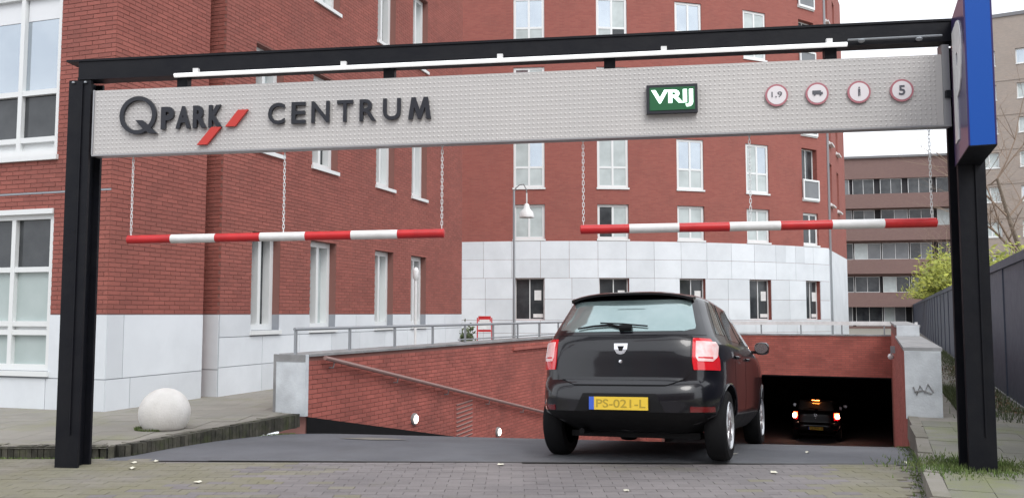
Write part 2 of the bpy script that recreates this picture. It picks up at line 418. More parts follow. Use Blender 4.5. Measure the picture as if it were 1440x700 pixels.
# asphalt ramp
g = MB(); NV, NU = 28, 170
def u0(v):
    # start where y meets the seam
    lo, hi = -6, 2
    for _ in range(30):
        m_ = (lo + hi) / 2; x, y = rp(m_, v); (lo, hi) = (m_, hi) if y < seamY(x) else (lo, m_)
    return lo
rows = []
for i in range(NU + 1):
    t = i / NU; row = []
    for j in range(NV + 1):
        v = RW * j / NV; a = u0(v); u = a + (36 - a) * (t * .45 + .55 * t * t); x, y = rp(u, v); row.append((x, y, floor_z(x, y) + .004))
    rows.append(row)
for row in rows: g.V += row
for i in range(NU):
    for j in range(NV):
        q = i * (NV + 1) + j; g.F.append((q, q + 1, q + NV + 2, q + NV + 1))
tag(g.build('ramp_road', M['asphalt'], origin=(0, 0, 0), smooth=True), kind='structure')

g = MB(); pc = [(-2.02, 10.3), (-1.72, 10.52), (-1.45, 10.42), (-1.2, 10.2), (-1.6, 10.12)]; g.face([(x, y, floor_z(x, y) + .010) for x, y in pc]); g.build('pale_patch', M['kerbtop'], bpy.data.objects['ramp_road'])  # small pale patch laid on the asphalt near the crest
g = MB()
for i in range(24):
    a, b = -2.9 + i * .3, -2.6 + i * .3; g.face([(a, seamY(a) - .005, .008), (b, seamY(b) - .005, .008), (b, seamY(b) + .03, .008), (a, seamY(a) + .03, .008)])
g.build('tar_seam', M['bed'], bpy.data.objects['ramp_road'])
# left pavement with tiles and soldier-brick kerb
g = MB(); poly(g, [(-14, 8.60), (-3.93, 8.60), rp(-.05, -.12), rp(12, -.5), rp(12, -12)], .112)
pv = tag(g.build('pavement', M['tiletex'], origin=(0, 0, 0)), kind='structure')
tm = MB(); tm.box(0, .297, 0, .297, -.03, 0, None); TILE = tm.mesh('tile', M['tile']); cnt = 0
rest = MB()
for i in range(14):
    for j in range(14):
        x, y = -6.6 + i * .3, 8.72 + j * .3
        ok = all((px - L0[0]) * math.cos(R(AX)) - (py - L0[1]) * math.sin(R(AX)) < -.16 for px, py in ((x + .3, y), (x, y), (x + .3, y + .3)))
        if not ok or y > 11.3 + (0 if x < -5.4 else (x + 5.4) * 3): continue
        o = bpy.data.objects.new('tile', TILE); col.objects.link(o); o.parent = pv; o.location = (x, y, .118 + random.uniform(-.001, .001))
kr = empty('kerb', (-4, 8.54, 0)); tag(kr, kind='structure')
kb = MB(); kb.box(-.026, .026, -.05, .05, -.05, .116, None); bevel_k = kb.mesh('kerb_brick', M['kerbbrick'])
def kerb_run(p, q, m_, parent, step, nm, zo=0):
    p, q = Vector((*p, 0)), Vector((*q, 0)); n = int((q - p).length / step); a = math.atan2((q - p).y, (q - p).x)
    for i in range(n):
        c = p + (q - p) * ((i + .5) / n); o = bpy.data.objects.new(nm, m_); col.objects.link(o); o.parent = parent
        o.location = c + Vector((0, 0, zo + random.uniform(-.006, .004))) - WL[parent.name]; o.rotation_euler = (R(random.uniform(-2, 2)), 0, a + R(random.uniform(-2, 2)))
kerb_run((-6.6, 8.60), (-4.02, 8.60), bevel_k, kr, .058, 'kerb_brick')
arc = [(-4.02, 8.60), (-3.88, 8.63), (-3.79, 8.72)]
for i in range(2): kerb_run(arc[i], arc[i + 1], bevel_k, kr, .055, 'kerb_brick')
kerb_run((-3.79, 8.72), rp(-.12, -.05), bevel_k, kr, .058, 'kerb_brick')
kt = MB(); kt.box(-.145, .145, -.045, .045, -.03, .124, None); kt_m = kt.mesh('edge_brick', M['kerbtop'])
kerb_run((-6.6, 8.70), (-4.0, 8.70), kt_m, kr, .30, 'edge_brick', -.002); kerb_run((-3.88, 8.80), rp(-.14, -.17), kt_m, kr, .30, 'edge_brick', -.002)
g = MB(); g.box(-30, -6.62, 8.55, 8.66, -.05, .116); g.build('kerb_stone', M['kerbbrick'], kr)

# right pavement: kerb stones, tiles
g = MB(); poly(g, [rp(-30, RW + .02), rp(-30, RW + 8), rp(24, RW + 8), rp(24, RW + .02)], .108)
pr = tag(g.build('pavement', M['tiletex'], origin=(0, 0, 0)), kind='structure')
kr2 = empty('kerb', (3.5, 7.6, 0)); tag(kr2, kind='structure')
ks = MB(); ks.box(-.495, .495, -.06, .06, -.15, .124, None); ksm = ks.mesh('kerb_stone', M['kerbtop'])
kerb_run(rp(-9, RW + .06), rp(2.7, RW + .06), ksm, kr2, 1.0, 'kerb_stone')
rest = MB(); n = 0
tm = MB(); tm.box(-.1485, .1485, -.1485, .1485, -.03, 0, None); TILE2 = tm.mesh('tile', M['tilem'])
for i in range(30):
    for j in range(8):
        u, v = -6.6 + i * .3, RW + .13 + .15 + j * .3; x, y = rp(u, v)
        if (x > 5.0 and y > 10.9 and j < 2) or n >= 240: continue
        o = bpy.data.objects.new('tile', TILE2); col.objects.link(o); o.parent = pr; o.location = (x, y, .117 + random.uniform(-.002, .003)); o.rotation_euler = (R(random.uniform(-.3, .3)), R(random.uniform(-.3, .3)), R(90 - AX)); n += 1

# ------------------------------------------------------------------ ramp walls
TOP = .84
lw = empty('ramp_wall', (L0[0], L0[1], 0), 'long red brick wall on the left side of the garage ramp with a grey coping and concrete end', 'wall')
fl = lambda s, z, d: ramp(s, z, d)              # faces right (towards the ramp): d grows into the ramp
fl.heading = AX
g = MB(); g.box(0, UE + .35, -3.7, TOP, -.42, 0, fl); g.build('core', M['mortar'], lw)
brick_skin(lw, [(fl, 0.02, UE, -3.4, TOP, [])], 280, 'brickramp', zmin=lambda fi, s: max(.03 - .187 * s, -3.3))
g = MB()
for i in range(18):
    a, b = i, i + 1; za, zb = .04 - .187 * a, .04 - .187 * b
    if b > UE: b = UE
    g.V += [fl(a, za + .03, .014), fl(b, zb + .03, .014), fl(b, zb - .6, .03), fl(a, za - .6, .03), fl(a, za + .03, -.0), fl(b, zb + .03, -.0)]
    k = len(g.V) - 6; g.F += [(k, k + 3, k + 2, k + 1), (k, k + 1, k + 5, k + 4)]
g.build('shadow_strip', M['black'], lw)  # black strip stands in for the shadowed gap at the wall foot
for i in range(14):
    g = MB(); a = .02 + i * 1.3; b = min(a + 1.292, UE + .35)
    if a < UE: g.box(a, b, TOP + .002, TOP + .035, -.46, .03, fl); g.build('coping_stone', M['coping'], lw)
g = MB(); g.box(-.07, .0, .08, TOP + .03, -.47, .035, fl); ep = g.build('end_panel', M['concrete'], lw)
g = MB(); g.box(-.075, -.07, .78, TOP + .032, -.47, .035, fl); g.box(-.075, -.07, .1, .78, -.47, -.43, fl); g.build('end_trim', M['coping'], ep)
g = MB(); g.box(6.9, UE - .1, .66, .72, 0, .05, fl); g.build('ledge', M['brickramp'], lw)
# handrail
g = MB(); hz = lambda s: .87 - .190 * s
g.tube([fl(.28, hz(.28), .09), fl(17, hz(17), .09)], .030, 8); hr = g.build('handrail', M['rail'], lw, smooth=True, sharp=40)
for i in range(10):
    s = .5 + i * 1.7; g = MB(); g.tube([fl(s, hz(s) - .10, .0), fl(s, hz(s) - .10, .07), fl(s, hz(s) - .02, .09)], .010, 6); g.build('bracket', M['coping'], hr)
# lit lamps on the ramp wall
for s, z in ((2.83, -.27), (6.14, -.88)):
    g = MB(); c = Vector(fl(s, z, .01)); g.lathe([(.095, 0), (.095, .03), (.07, .045), (.045, .05)], n=20)
    rot = Matrix.Rotation(R(90), 3, 'Y'); rot = Matrix.Rotation(R(-AX), 3, 'Z') @ rot
    g.V = [tuple(c + rot @ Vector(v)) for v in g.V]; lo = g.build('wall_lamp', M['coping'], lw, smooth=True, sharp=35)
    g = MB(); g.lathe([(.001, .07), (.04, .066), (.066, .052), (.072, .04)], n=20); g.V = [tuple(c + rot @ Vector(v)) for v in g.V]; g.build('bulb', M['lampon'], lo, smooth=True)
# louvred vent
g = MB(); g.box(4.30, 5.05, -.86, -.16, .007, .012, fl); vt = g.build('vent', M['brickramp'], lw)
for i in range(9):
    z = -.82 + i * .075; s_ = MB(); s_.V = [fl(4.34, z, .012), fl(4.99, z + .03, .012), fl(4.99, z + .055, .03), fl(4.34, z + .025, .03), fl(4.34, z + .035, .012), fl(4.99, z + .065, .012)]
    s_.F = [(0, 1, 2, 3), (3, 2, 5, 4)]; s_.build('slat', M['rail'], vt)

# railing along left wall and over the entrance
rl = empty('railing', (L0[0], L0[1], TOP), 'grey metal railing standing along the coping of the left ramp wall', 'railing')
g = MB(); g.tube([fl(-.03, 1.2, -.18), fl(UE + .2, 1.2, -.18)], .022, 8); g.build('top_rail', M['galv'], rl, smooth=True, sharp=40)
g = MB(); g.tube([fl(4.8, .93, -.18), fl(UE + .2, .93, -.18)], .012, 6); g.build('lower_rail', M['galv'], rl, smooth=True, sharp=40)
s = .0
while s < UE:
    g = MB(); g.box(s - .016, s + .016, TOP + .035, 1.2, -.196, -.164, fl); g.build('post', M['galv'], rl); s += 1.27

# right ramp wall
rw = empty('ramp_wall', (5.07, 11.16, 0), 'red brick wall on the right side of the garage ramp ending in a white stained concrete pier', 'wall')
US = 2.78                                       # where it begins
fr_ = frame(rp(UE, RW), AX + 180)               # faces left: d grows into the ramp
rlen = UE - US
g = MB(); g.box(0, rlen, -3.7, .93, -.36, 0, fr_); g.box(0, rlen - 6.2, .93, 1.14, -.36, 0, fr_); g.build('core', M['mortar'], rw)
brick_skin(rw, [(fr_, 0, rlen - .02, -3.4, .93, [])], 150, 'brickramp', zmin=lambda fi, s: -3.3)
for i in range(6):
    g = MB(); a = rlen - 6.2 + i * 1.04; g.box(a, a + 1.03, .932, .975, -.42, .03, fr_); g.build('coping_stone', M['coping'], rw)
for i in range(7):
    g = MB(); a = i * 1.26; g.box(a, min(a + 1.25, rlen - 6.2), 1.142, 1.185, -.42, .03, fr_); g.build('coping_stone', M['coping'], rw)
g = MB(); g.box(rlen - 6.2, rlen - 6.14, .976, 1.18, -.40, .0, fr_); g.build('step_panel', M['concrete'], rw)
g = MB(); g.box(rlen, rlen + .07, .08, .93, -.40, .02, fr_); ep = g.build('end_panel', M['concrete'], rw)
g = MB()
pts = [(-.30, .42), (-.24, .52), (-.20, .41), (-.15, .5), (-.11, .38), (-.07, .48)]
g.tube([fr_(rlen + .072, z, d) for d, z in pts], .012, 5); g.tube([fr_(rlen + .072, z, d) for d, z in [(-.28, .40), (-.18, .44), (-.08, .42)]], .012, 5); g.build('graffiti', M['coping'], ep)
# small white lamp on inner side of right wall
g = MB(); g.box(6.5, 6.6, .55, .70, 0, .10, fr_); bo = g.build('lamp_box', M['galv'], rw); g = MB(); g.lathe([(.001, -.07), (.05, -.05), (.07, 0), (.05, .05), (.001, .07)], fr_(6.2, .46, .09), 14); g.build('wall_lamp', M['white'], rw, smooth=True)
g = MB(); g.tube([fr_(6.2, .50, .09), fr_(6.5, .62, .05)], .012, 6); g.build('lamp_arm', M['galv'], rw)

# entrance wall, faces back down the ramp
ew = empty('garage_entrance', Vector(ramp(UE, -3.1, RW / 2)), 'red brick lintel wall above the dark garage entrance at the foot of the ramp', 'garage entrance')
fe = frame(rp(UE, 0), AX + 90)                  # s to the right
def fe_(s, z, d): p = fe(s, z, d); return p
fe_.heading = AX + 90
# d positive = heading+180 = towards the camera
oe = [(.5, RW - .03, -3.6, -.42)]
facade(ew, fe_, 0, RW, -3.5, .76, oe, M['mortar'], 'lintel_wall', depth=.35)
brick_skin(ew, [(fe_, 0, RW, -3.3, .76, oe)], 0, 'brickramp')
for i in range(6): g = MB(); g.box(i * 1.2, i * 1.2 + 1.192, .762, .80, -.40, .03, fe_); g.build('coping_stone', M['coping'], ew)
g = MB(); g.box(.5, RW - .03, -.46, -.421, -.34, -.02, fe_); g.build('door_rail', M['steel'], ew)
r2 = empty('railing', Vector(fe_(3.6, .8, 0)), 'white horizontal railing bar above the brick garage entrance', 'railing')
g = MB(); g.box(-.1, RW + .15, 1.07, 1.18, -.2, -.15, fe_); g.build('top_rail', M['white'], r2)
for i in range(7): g = MB(); g.box(.1 + i * 1.15, .14 + i * 1.15, .80, 1.07, -.2, -.16, fe_); g.build('post', M['galv'], r2)
g = MB(); g.tube([fr_(rlen - 6.3, 1.14, -.35), fr_(rlen - 6.3, 1.24, -.35)], .03, 8); g.build('post_cap', M['white'], r2)
# garage interior
gi = empty('garage_interior', Vector(ramp(UE + 8, -3.1, 3)), 'dark concrete garage hall behind the entrance', 'garage')
def quad(mb, *p): mb.face(p)
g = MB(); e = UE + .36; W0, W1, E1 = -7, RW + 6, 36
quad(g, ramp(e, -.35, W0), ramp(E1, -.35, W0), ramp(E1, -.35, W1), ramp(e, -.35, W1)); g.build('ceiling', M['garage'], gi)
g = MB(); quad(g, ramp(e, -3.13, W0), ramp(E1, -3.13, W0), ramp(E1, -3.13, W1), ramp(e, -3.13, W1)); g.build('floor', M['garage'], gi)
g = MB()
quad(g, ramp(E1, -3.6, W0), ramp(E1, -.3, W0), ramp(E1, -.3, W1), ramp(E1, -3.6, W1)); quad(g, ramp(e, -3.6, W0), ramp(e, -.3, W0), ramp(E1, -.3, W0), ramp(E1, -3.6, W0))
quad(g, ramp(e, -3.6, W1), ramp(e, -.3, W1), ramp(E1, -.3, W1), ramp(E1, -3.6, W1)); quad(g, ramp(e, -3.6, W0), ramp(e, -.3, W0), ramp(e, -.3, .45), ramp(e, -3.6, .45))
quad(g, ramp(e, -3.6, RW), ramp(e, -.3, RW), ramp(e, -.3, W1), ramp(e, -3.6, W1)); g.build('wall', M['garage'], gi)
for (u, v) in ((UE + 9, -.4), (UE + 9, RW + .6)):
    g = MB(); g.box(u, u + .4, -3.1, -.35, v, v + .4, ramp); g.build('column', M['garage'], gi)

# ================================================================== LEFT BUILDING
HB = 18.0; CB = (-5.4, 11.6); ZT = 17.0
h_ = R(HB); av = (math.sin(h_), math.cos(h_)); bv = (math.cos(h_), -math.sin(h_))
lb = empty('brick_building', (CB[0], CB[1], .1), 'large red brick building on the left with a white stone base and tall windows', 'building')
fA = frame(CB, HB)                                         # side facade from the corner
SB = (CB[0] + av[0] * 2.22 + bv[0] * .12, CB[1] + av[1] * 2.22 + bv[1] * .12)
fB = frame(SB, HB)                                         # long facade to the ramp
fF = frame((CB[0] - bv[0] * 9, CB[1] - bv[1] * 9), HB + 90)   # front facade, s: 0..9 with the corner at 9
# front windows: w measured from the corner
FO = [(9 - 2.45, 9 - .95, 3.60, 5.98), (9 - 2.45, 9 - .96, .62, 2.80), (9 - 2.45, 9 - .95, 6.6, 8.9),
      (9 - 6.2, 9 - 4.7, 3.60, 5.98), (9 - 6.2, 9 - 4.7, .62, 2.80)]
facade(lb, fF, 0, 9, 1.39, ZT, FO, M['mortar'], 'front_wall', depth=.12); facade(lb, fF, 0, 9, .0, 1.39, FO, M['joint'], 'front_wall_base', depth=.12)
facade(lb, fA, 0, 1.97, 1.39, ZT, [], M['mortar'], 'side_wall'); facade(lb, fA, 0, 1.97, .0, 1.39, [], M['joint'], 'side_wall_base')
LB = 10.45
BO = []
for a, b in [(.82, 1.66), (2.67, 3.62), (5.30, 6.20), (7.15, 8.03)]:
    for c, d in [(1.12, 2.78), (4.2, 6.0), (7.42, 9.2), (10.5, 12.2), (13.5, 15.2)]: BO.append((a, b, c, d))
facade(lb, fB, 0, LB, 1.39, ZT, BO, M['mortar'], 'ramp_side_wall', depth=.34); facade(lb, fB, 0, LB, .0, 1.39, BO, M['joint'], 'ramp_side_wall_base', depth=.34)
fS = lambda s, z, d: tuple(Vector(fA(1.97, z, 0)) + Vector((-bv[0] * s, -bv[1] * s, 0)))
g = MB(); P0, P1 = fA(1.97, 0, 0), fA(1.97, 0, -.35); Q0, Q1 = fB(0, 0, 0), fB(0, 0, -.47)
def vq(mb, p, q, z0, z1): mb.face([(p[0], p[1], z0), (q[0], q[1], z0), (q[0], q[1], z1), (p[0], p[1], z1)], [(0, z0), (math.dist(p[:2], q[:2]), z0), (math.dist(p[:2], q[:2]), z1), (0, z1)])
vq(g, P0, P1, 0, ZT); vq(g, P1, fA(2.5, 0, -.35), 0, ZT)
E1_, E2_ = fB(LB, 0, 0), fB(LB, 0, -8); vq(g, E1_, E2_, 0, ZT); W1_, W2_ = fF(0, 0, 0), fF(0, 0, -12); vq(g, W1_, W2_, 0, ZT); vq(g, W2_, E2_, 0, ZT)
g.build('back_wall', M['bricktex'], lb)
fR = frame(fB(0, 0, -.47)[:2], HB + 90)         # return face of the slot, faces the camera
g = MB(); vq(g, fR(0, 0, 0), fR(.47, 0, 0), 1.39, ZT); g.build('slot_wall', M['mortar'], lb); g = MB(); vq(g, fR(0, 0, 0), fR(.47, 0, 0), 0, 1.39); g.build('slot_base', M['joint'], lb)
brick_skin(lb, [(fF, 3.2, 9, 1.40, 9.5, FO), (fA, 0.0, 1.97, 1.40, 9.5, []), (fR, 0, .47, 1.40, 9.5, []), (fB, 0.0, LB, 1.40, 12.4, BO)], 300, 'brick')
# stone base
rowsB = [(.10, .53), (.53, 1.39)]
panels(lb, fF, 3.0, 9.013, rowsB, [(a, b, c - .1, d) for a, b, c, d in FO], 1.05)
panels(lb, fA, 0.0, 1.97, rowsB, [], 1.0, cuts=[[0, .45, 1.97], [0, .3, 1.97]])
panels(lb, fR, 0, .47, rowsB, [], 1.0)
BOp = [(a, b, 1.03 if c < 2 else c, d) for a, b, c, d in BO]
panels(lb, fB, 0.0, LB, [(.10, .56), (.56, 1.03), (1.03, 1.39)], BOp, 1.1)
g = MB(); g.box(0, 9, .02, .10, -.01, .02, fF); g.box(0, 1.97, .02, .10, -.01, .02, fA); g.box(0, LB, .02, .10, -.01, .02, fB); g.build('plinth_edge', M['joint'], lb)
# thin band above ground-floor front window
g = MB(); g.box(3.2, 9, 3.06, 3.085, 0, .012, fF); g.build('band', M['joint'], lb)
# front windows
for k, (a, b, c, d) in enumerate(FO):
    if c > 3 or True:
        if c < 1: w_ = window(lb, fF, a, b, c, d, .12, mull=(.5,), trans=(.24, .295, .64), panes=['pane_green', 'pane_green', 'frame', 'frame', 'pane_green', 'pane_green', 'pane_dark', 'pane_dark'], fw=.085, proud=.09)
        else: w_ = window(lb, fF, a, b, c, d, .12, mull=(.5,), trans=(.10, .385), panes=['frame', 'frame', 'pane_dark', 'pane_dark', 'pane_sky', 'pane_sky'], fw=.085, proud=.09)
        g = MB(); top = .16 if c < 1 else .32
        if c > 1:
            g.box(a + .09, (a + b) / 2 - .05, d - .085 - top, d - .085, -.092, -.088, fF); g.box((a + b) / 2 + .05, b - .09, d - .085 - top, d - .085, -.092, -.088, fF)
            g.build('blind', M['blind'], w_)
        else:
            g.box(a, b, d - .02, d + .05, -.05, .03, fF); g.build('head_trim', M['frame'], w_)
# tall side windows
for k, (a, b, c, d) in enumerate(BO):
    window(lb, fB, a, b, c, d, .30, mull=(.52,), trans=(), panes=['pane_dark', 'pane_pale'] if k % 3 else ['pane_dark', 'pane_dark'], fw=.10, proud=.16)
g = MB(); g.V = [(*fF(0, 0, 0)[:2], ZT), (*fF(9, 0, 0)[:2], ZT), (*fA(1.97, 0, 0)[:2], ZT), (*fB(0, 0, 0)[:2], ZT), (*fB(LB, 0, 0)[:2], ZT), (*fB(LB, 0, -8)[:2], ZT), (*fF(0, 0, -12)[:2], ZT)]
g.F = [tuple(range(7))]; g.build('roof', M['roof'], lb)

# ================================================================== CURVED BUILDING
CC, CR = (2.5, 54.5), 19.5
cb = empty('curved_building', (2.5, 35, .1), 'curved red brick apartment building with white stone ground floor behind the ramp', 'building')
def fc(s, z, d):
    t = s / CR; return (CC[0] + (CR + d) * math.sin(t), CC[1] - (CR + d) * math.cos(t), z)
fc.curved = 1
S0, S1, ZR = -6, 12.6, 18.2
CO = []; cols_c = [(-2.45, -1.17), (.97, 2.26), (4.34, 5.56), (7.62, 8.84), (10.85, 11.9)]
for ci, (a, b) in enumerate(cols_c):
    CO.append((a + .05, b - .02, 1.15, 2.84)); CO.append((a, b, 4.42, 5.84))
    for k, zb in enumerate((6.52, 9.42, 12.34, 15.24)):
        CO.append((a, b, zb - .1 * (ci == 4), zb + 2.1 + .1 * (ci == 4)))
facade(cb, fc, S0, S1, 0, ZR, CO, M['bricktex'], 'curved_wall', depth=.3, ds=.6)
zr = [.1 + .706 * i for i in range(7)]
rowsC = [(0.10, .62), (.62, 1.15), (1.15, 1.99), (1.99, 2.84), (2.84, 3.59), (3.59, 4.34)]
panels(cb, fc, S0, S1, rowsC, CO, 1.15, proud=.03)
rnd = random.Random(3)
for ci, (a, b) in enumerate(cols_c):
    window(cb, fc, a + .05, b - .02, 1.15, 2.84, .22, mull=(.5,), panes=['pane_dark', 'pane_dark'], fw=.045, sill=False)
    g = MB(); x = a + .05 + (b - a) * .62; g.box(x, x + .28, 1.95, 2.35, -.195, -.19, fc); g.box(x - .05, x + .35, 1.25, 1.40, -.195, -.19, fc); g.build('paper_notice', M['white'], cb)
    window(cb, fc, a, b, 4.42, 5.84, .14, mull=(.5,), panes=[['pane_pale'], ['pane_pale', 'pane_dark'], ['pane_dark', 'pane_pale']][rnd.randrange(3)] if ci != 4 else ['pane_dark'], fw=.10)
    for k, zb in enumerate((6.52, 9.42, 12.34, 15.24)):
        if ci == 4:
            wdw = window(cb, fc, a, b, zb - .1, zb + 2.2, .28, mull=(.5,), panes='pane_dark', fw=.05)
            g = MB(); g.box(a - .02, b + .02, zb - .12, zb - .02, -.02, .10, fc); g.box(a - .02, b + .02, zb + .72, zb + .80, .04, .10, fc); g.box(a - .02, a + .05, zb - .02, zb + .72, .04, .10, fc); g.box(b - .05, b + .02, zb - .02, zb + .72, .04, .10, fc)
            g.build('balcony_rail', M['frame'], wdw); g = MB(); g.box(a + .05, b - .05, zb - .02, zb + .72, .06, .07, fc); g.build('balcony_panel', M['pane_mid'], wdw)
        else:
            ps = rnd.choice([['pane_pale'] * 4, ['pane_pale', 'pane_pale', 'pane_pale', 'pane_sky'], ['pane_pale', 'pane_dark', 'pane_sky', 'pane_pale'], ['pane_pale', 'pane_pale', 'pane_sky', 'pane_sky']])
            window(cb, fc, a, b, zb, zb + 2.1, .10, mull=(.5,), trans=(.40,), panes=ps, fw=.10)
# side wall receding on the right, with bays
E_ = fc(S1, 0, 0)
fD = frame(E_[:2], 26.5)
DO = [(a, a + .9, z, z + 1.9) for a in (1.2, 4.2) for z in (6.52, 9.42, 12.34, 15.24)]
facade(cb, fD, 0, 8.2, 4.3, ZR, DO, M['bricktex'], 'side_wall', depth=.25)
facade(cb, fD, 0, 8.2, 0, 4.3, [], M['stone'], 'side_base', depth=.25)
for (a, b, c, d) in DO:
    window(cb, fD, a, b, c, d, .2, mull=(), trans=(.4,), panes=['pane_pale', 'pane_dark'], fw=.08)
    g = MB(); g.box(a - .1, b + .1, c - .15, c - .08, 0, .16, fD); g.build('sill', M['frame'], cb)
g = MB(); g.box(.25, .33, .1, ZR - 1, .02, .10, fD); g.build('drain_pipe', M['galv'], cb)
g = MB(); p = [fc(S0 + (S1 - S0) * i / 20, ZR, 0) for i in range(21)] + [fD(8.2, ZR, 0), (3, 62, ZR), (-14, 55, ZR)]
g.V = p; g.F = [tuple(range(len(p)))]; g.build('roof', M['roof'], cb)
g = MB(); vq(g, fc(S0, 0, 0), (-14, 55), 0, ZR); vq(g, fD(8.2, 0, 0), (3, 62), 0, ZR); vq(g, (3, 62), (-14, 55), 0, ZR); g.build('back_wall', M['bricktex'], cb)

# ================================================================== UNSEEN BUILDING (added behind the camera to darken reflections)
ob_ = empty('unseen_building', (0, -19, 0), 'unseen brick building added behind the viewpoint to darken reflections in windows and car paint', 'building')
fO = frame((24, -19), 270); OO = [(2 + i * 3.4, 3.5 + i * 3.4, z, z + 1.8) for i in range(13) for z in (.9, 4.0, 7.0, 9.8)]
facade(ob_, fO, 0, 46, 0, 12, OO, M['farbrick'], 'wall', depth=.2)
for (a, b, c, d) in OO: window(ob_, fO, a, b, c, d, .15, mull=(.5,), panes='pane_dark', fw=.08, sill=False)
g = MB(); g.box(-.3, 46.3, 12, 12.3, -9, .3, fO); g.build('roof', M['roof'], ob_)
# ================================================================== FAR BUILDINGS
ab = empty('apartment_block', (30, 76, 0), 'long low brown brick apartment block with ribbon windows, right of the curved building', 'building')
fH = frame((12, 82.0), 90 + 12); LH = 31.5
HO = []
for k, (zc, zd) in enumerate([(.3, 2.3), (3.3, 4.75), (6.25, 7.75), (9.2, 10.75), (12.1, 13.55)]): HO.append((.5, LH - .5, zc, zd))
facade(ab, fH, 0, LH, 0, 15.4, HO, M['farbrick'], 'wall', depth=.4)
for k, (a, b, c, d) in enumerate(HO):
    g = MB(); g.box(a, b, c, d, -.4, -.38, fH); g.build('recess_back', M['dark'], ab)
    n = 13
    for i in range(n):
        x = a + (b - a) * i / n; ww = (b - a) / n
        window(ab, fH, x + .05, x + ww * rnd.choice([.9, .98, .8]), c + .02, d - .02, .3, mull=(.5,), panes=[rnd.choice(['pane_dark', 'pane_dark', 'pane_dark', 'pane_pale', 'pane_mid']), rnd.choice(['pane_dark', 'pane_dark', 'pane_mid'])], fw=.04, sill=False)
for k, (a, b, c, d) in enumerate(HO):
    if k: g = MB(); g.box(a - .2, b + .2, c - 1.30, c - .02, 0, .7, fH); g.build('balcony_band', M['farbrick'], ab)
g = MB(); g.box(-.1, LH + .1, 15.4, 15.6, -12, .2, fH); g.build('roof', M['roof'], ab)
g = MB(); vq(g, fH(LH, 0, 0), fH(LH, 0, -12), 0, 15.4); vq(g, fH(0, 0, 0), fH(0, 0, -12), 0, 15.4); vq(g, fH(0, 0, -12), fH(LH, 0, -12), 0, 15.4); g.build('side_wall', M['farbrick'], ab)
tb = empty('apartment_tower', (50, 74, 0), 'tall tan brick apartment tower at the far right behind the bare tree', 'building')
fT = frame((39.6, 73.5), 119); TO = []
for i in range(7):
    for z in (2.0, 5.0, 8.0, 10.95, 13.85, 16.75, 19.65, 22.6): TO.append((.35 + i * 3.0, 1.85 + i * 3.0, z - .15, z + 1.15))
facade(tb, fT, 0, 22, 0, 26.6, TO, M['tanbrick'], 'wall', depth=.3)
for k, (a, b, c, d) in enumerate(TO): window(tb, fT, a, b, c, d, .25, mull=(.5,), panes=[rnd.choice(['pane_pale', 'pane_sky', 'pane_pale']), 'pane_pale'], fw=.10)
for i in range(7): g = MB(); z = 3.5 + i * 2.93; g.box(0, 22, z, z + .25, 0, .04, fT); g.build('floor_band', M['tanbrick'], tb)
g = MB(); g.box(0, 22, 26.6, 26.9, -9, .1, fT); g.build('roof', M['roof'], tb)
g = MB(); vq(g, fT(0, 0, 0), fT(0, 0, -9), 0, 26.6); vq(g, fT(22, 0, 0), fT(22, 0, -9), 0, 26.6); vq(g, fT(22, 0, -9), fT(0, 0, -9), 0, 26.6); g.build('side_wall', M['tanbrick'], tb)

# ================================================================== FENCE on the right
fn_ = empty('fence', (7.06, 12.1, .12), 'dark blue grey solid fence of vertical boards along the right pavement', 'fence')
ff = frame((7.06 + math.sin(R(23.7)) * -11, 12.1 + math.cos(R(23.7)) * -11), 23.7 + 180)
def fw_(s, z, d): return frame_f(s, z, d)
frame_f = frame((7.06 - math.sin(R(23.7)) * 6, 12.1 - math.cos(R(23.7)) * 6), 23.7)
FLn = 78; FT = 2.22
g = MB(); g.box(-.075, .075, .12, FT, -.025, .0, None); brd = g
bmsh = MB(); bmsh.box(-.0735, .0735, 0, .022, 0, FT - .14 - .12, None); board_m = bmsh.mesh('board', M['fence'])
nb = 0; s = 0; fm = MB()
while s < FLn:
    if nb < 290 and s > 4.5:
        o = bpy.data.objects.new('board', board_m); col.objects.link(o); o.parent = fn_; o.location = Vector(frame_f(s + .075, .14, 0)) - WL[fn_.name] + Vector((0, 0, 0)); o.rotation_euler = (0, R(random.uniform(-.15, .15)), R(90 - 23.7)); nb += 1
    else: fm.box(s + .002, s + .148, .14, FT - .12, -.022, 0, frame_f)
    s += .15
tag(fm.build('boards', M['fence'], fn_), kind='stuff')
for i in range(31):
    g = MB(); a = i * 2.5; g.box(a, a + 2.49, FT - .12, FT, -.06, .03, frame_f); g.build('top_rail', M['fence'], fn_)
    g = MB(); g.box(a, a + .09, .05, FT - .121, -.045, -.024, frame_f); g.build('post', M['fence'], fn_)
g = MB(); g.box(0, FLn, .05, .14, -.05, .02, frame_f); g.build('bottom_board', M['coping'], fn_)
g = MB(); g.box(0, FLn, .14, FT - .12, -.0235, -.0225, frame_f); g.build('backing', M['fence'], fn_)

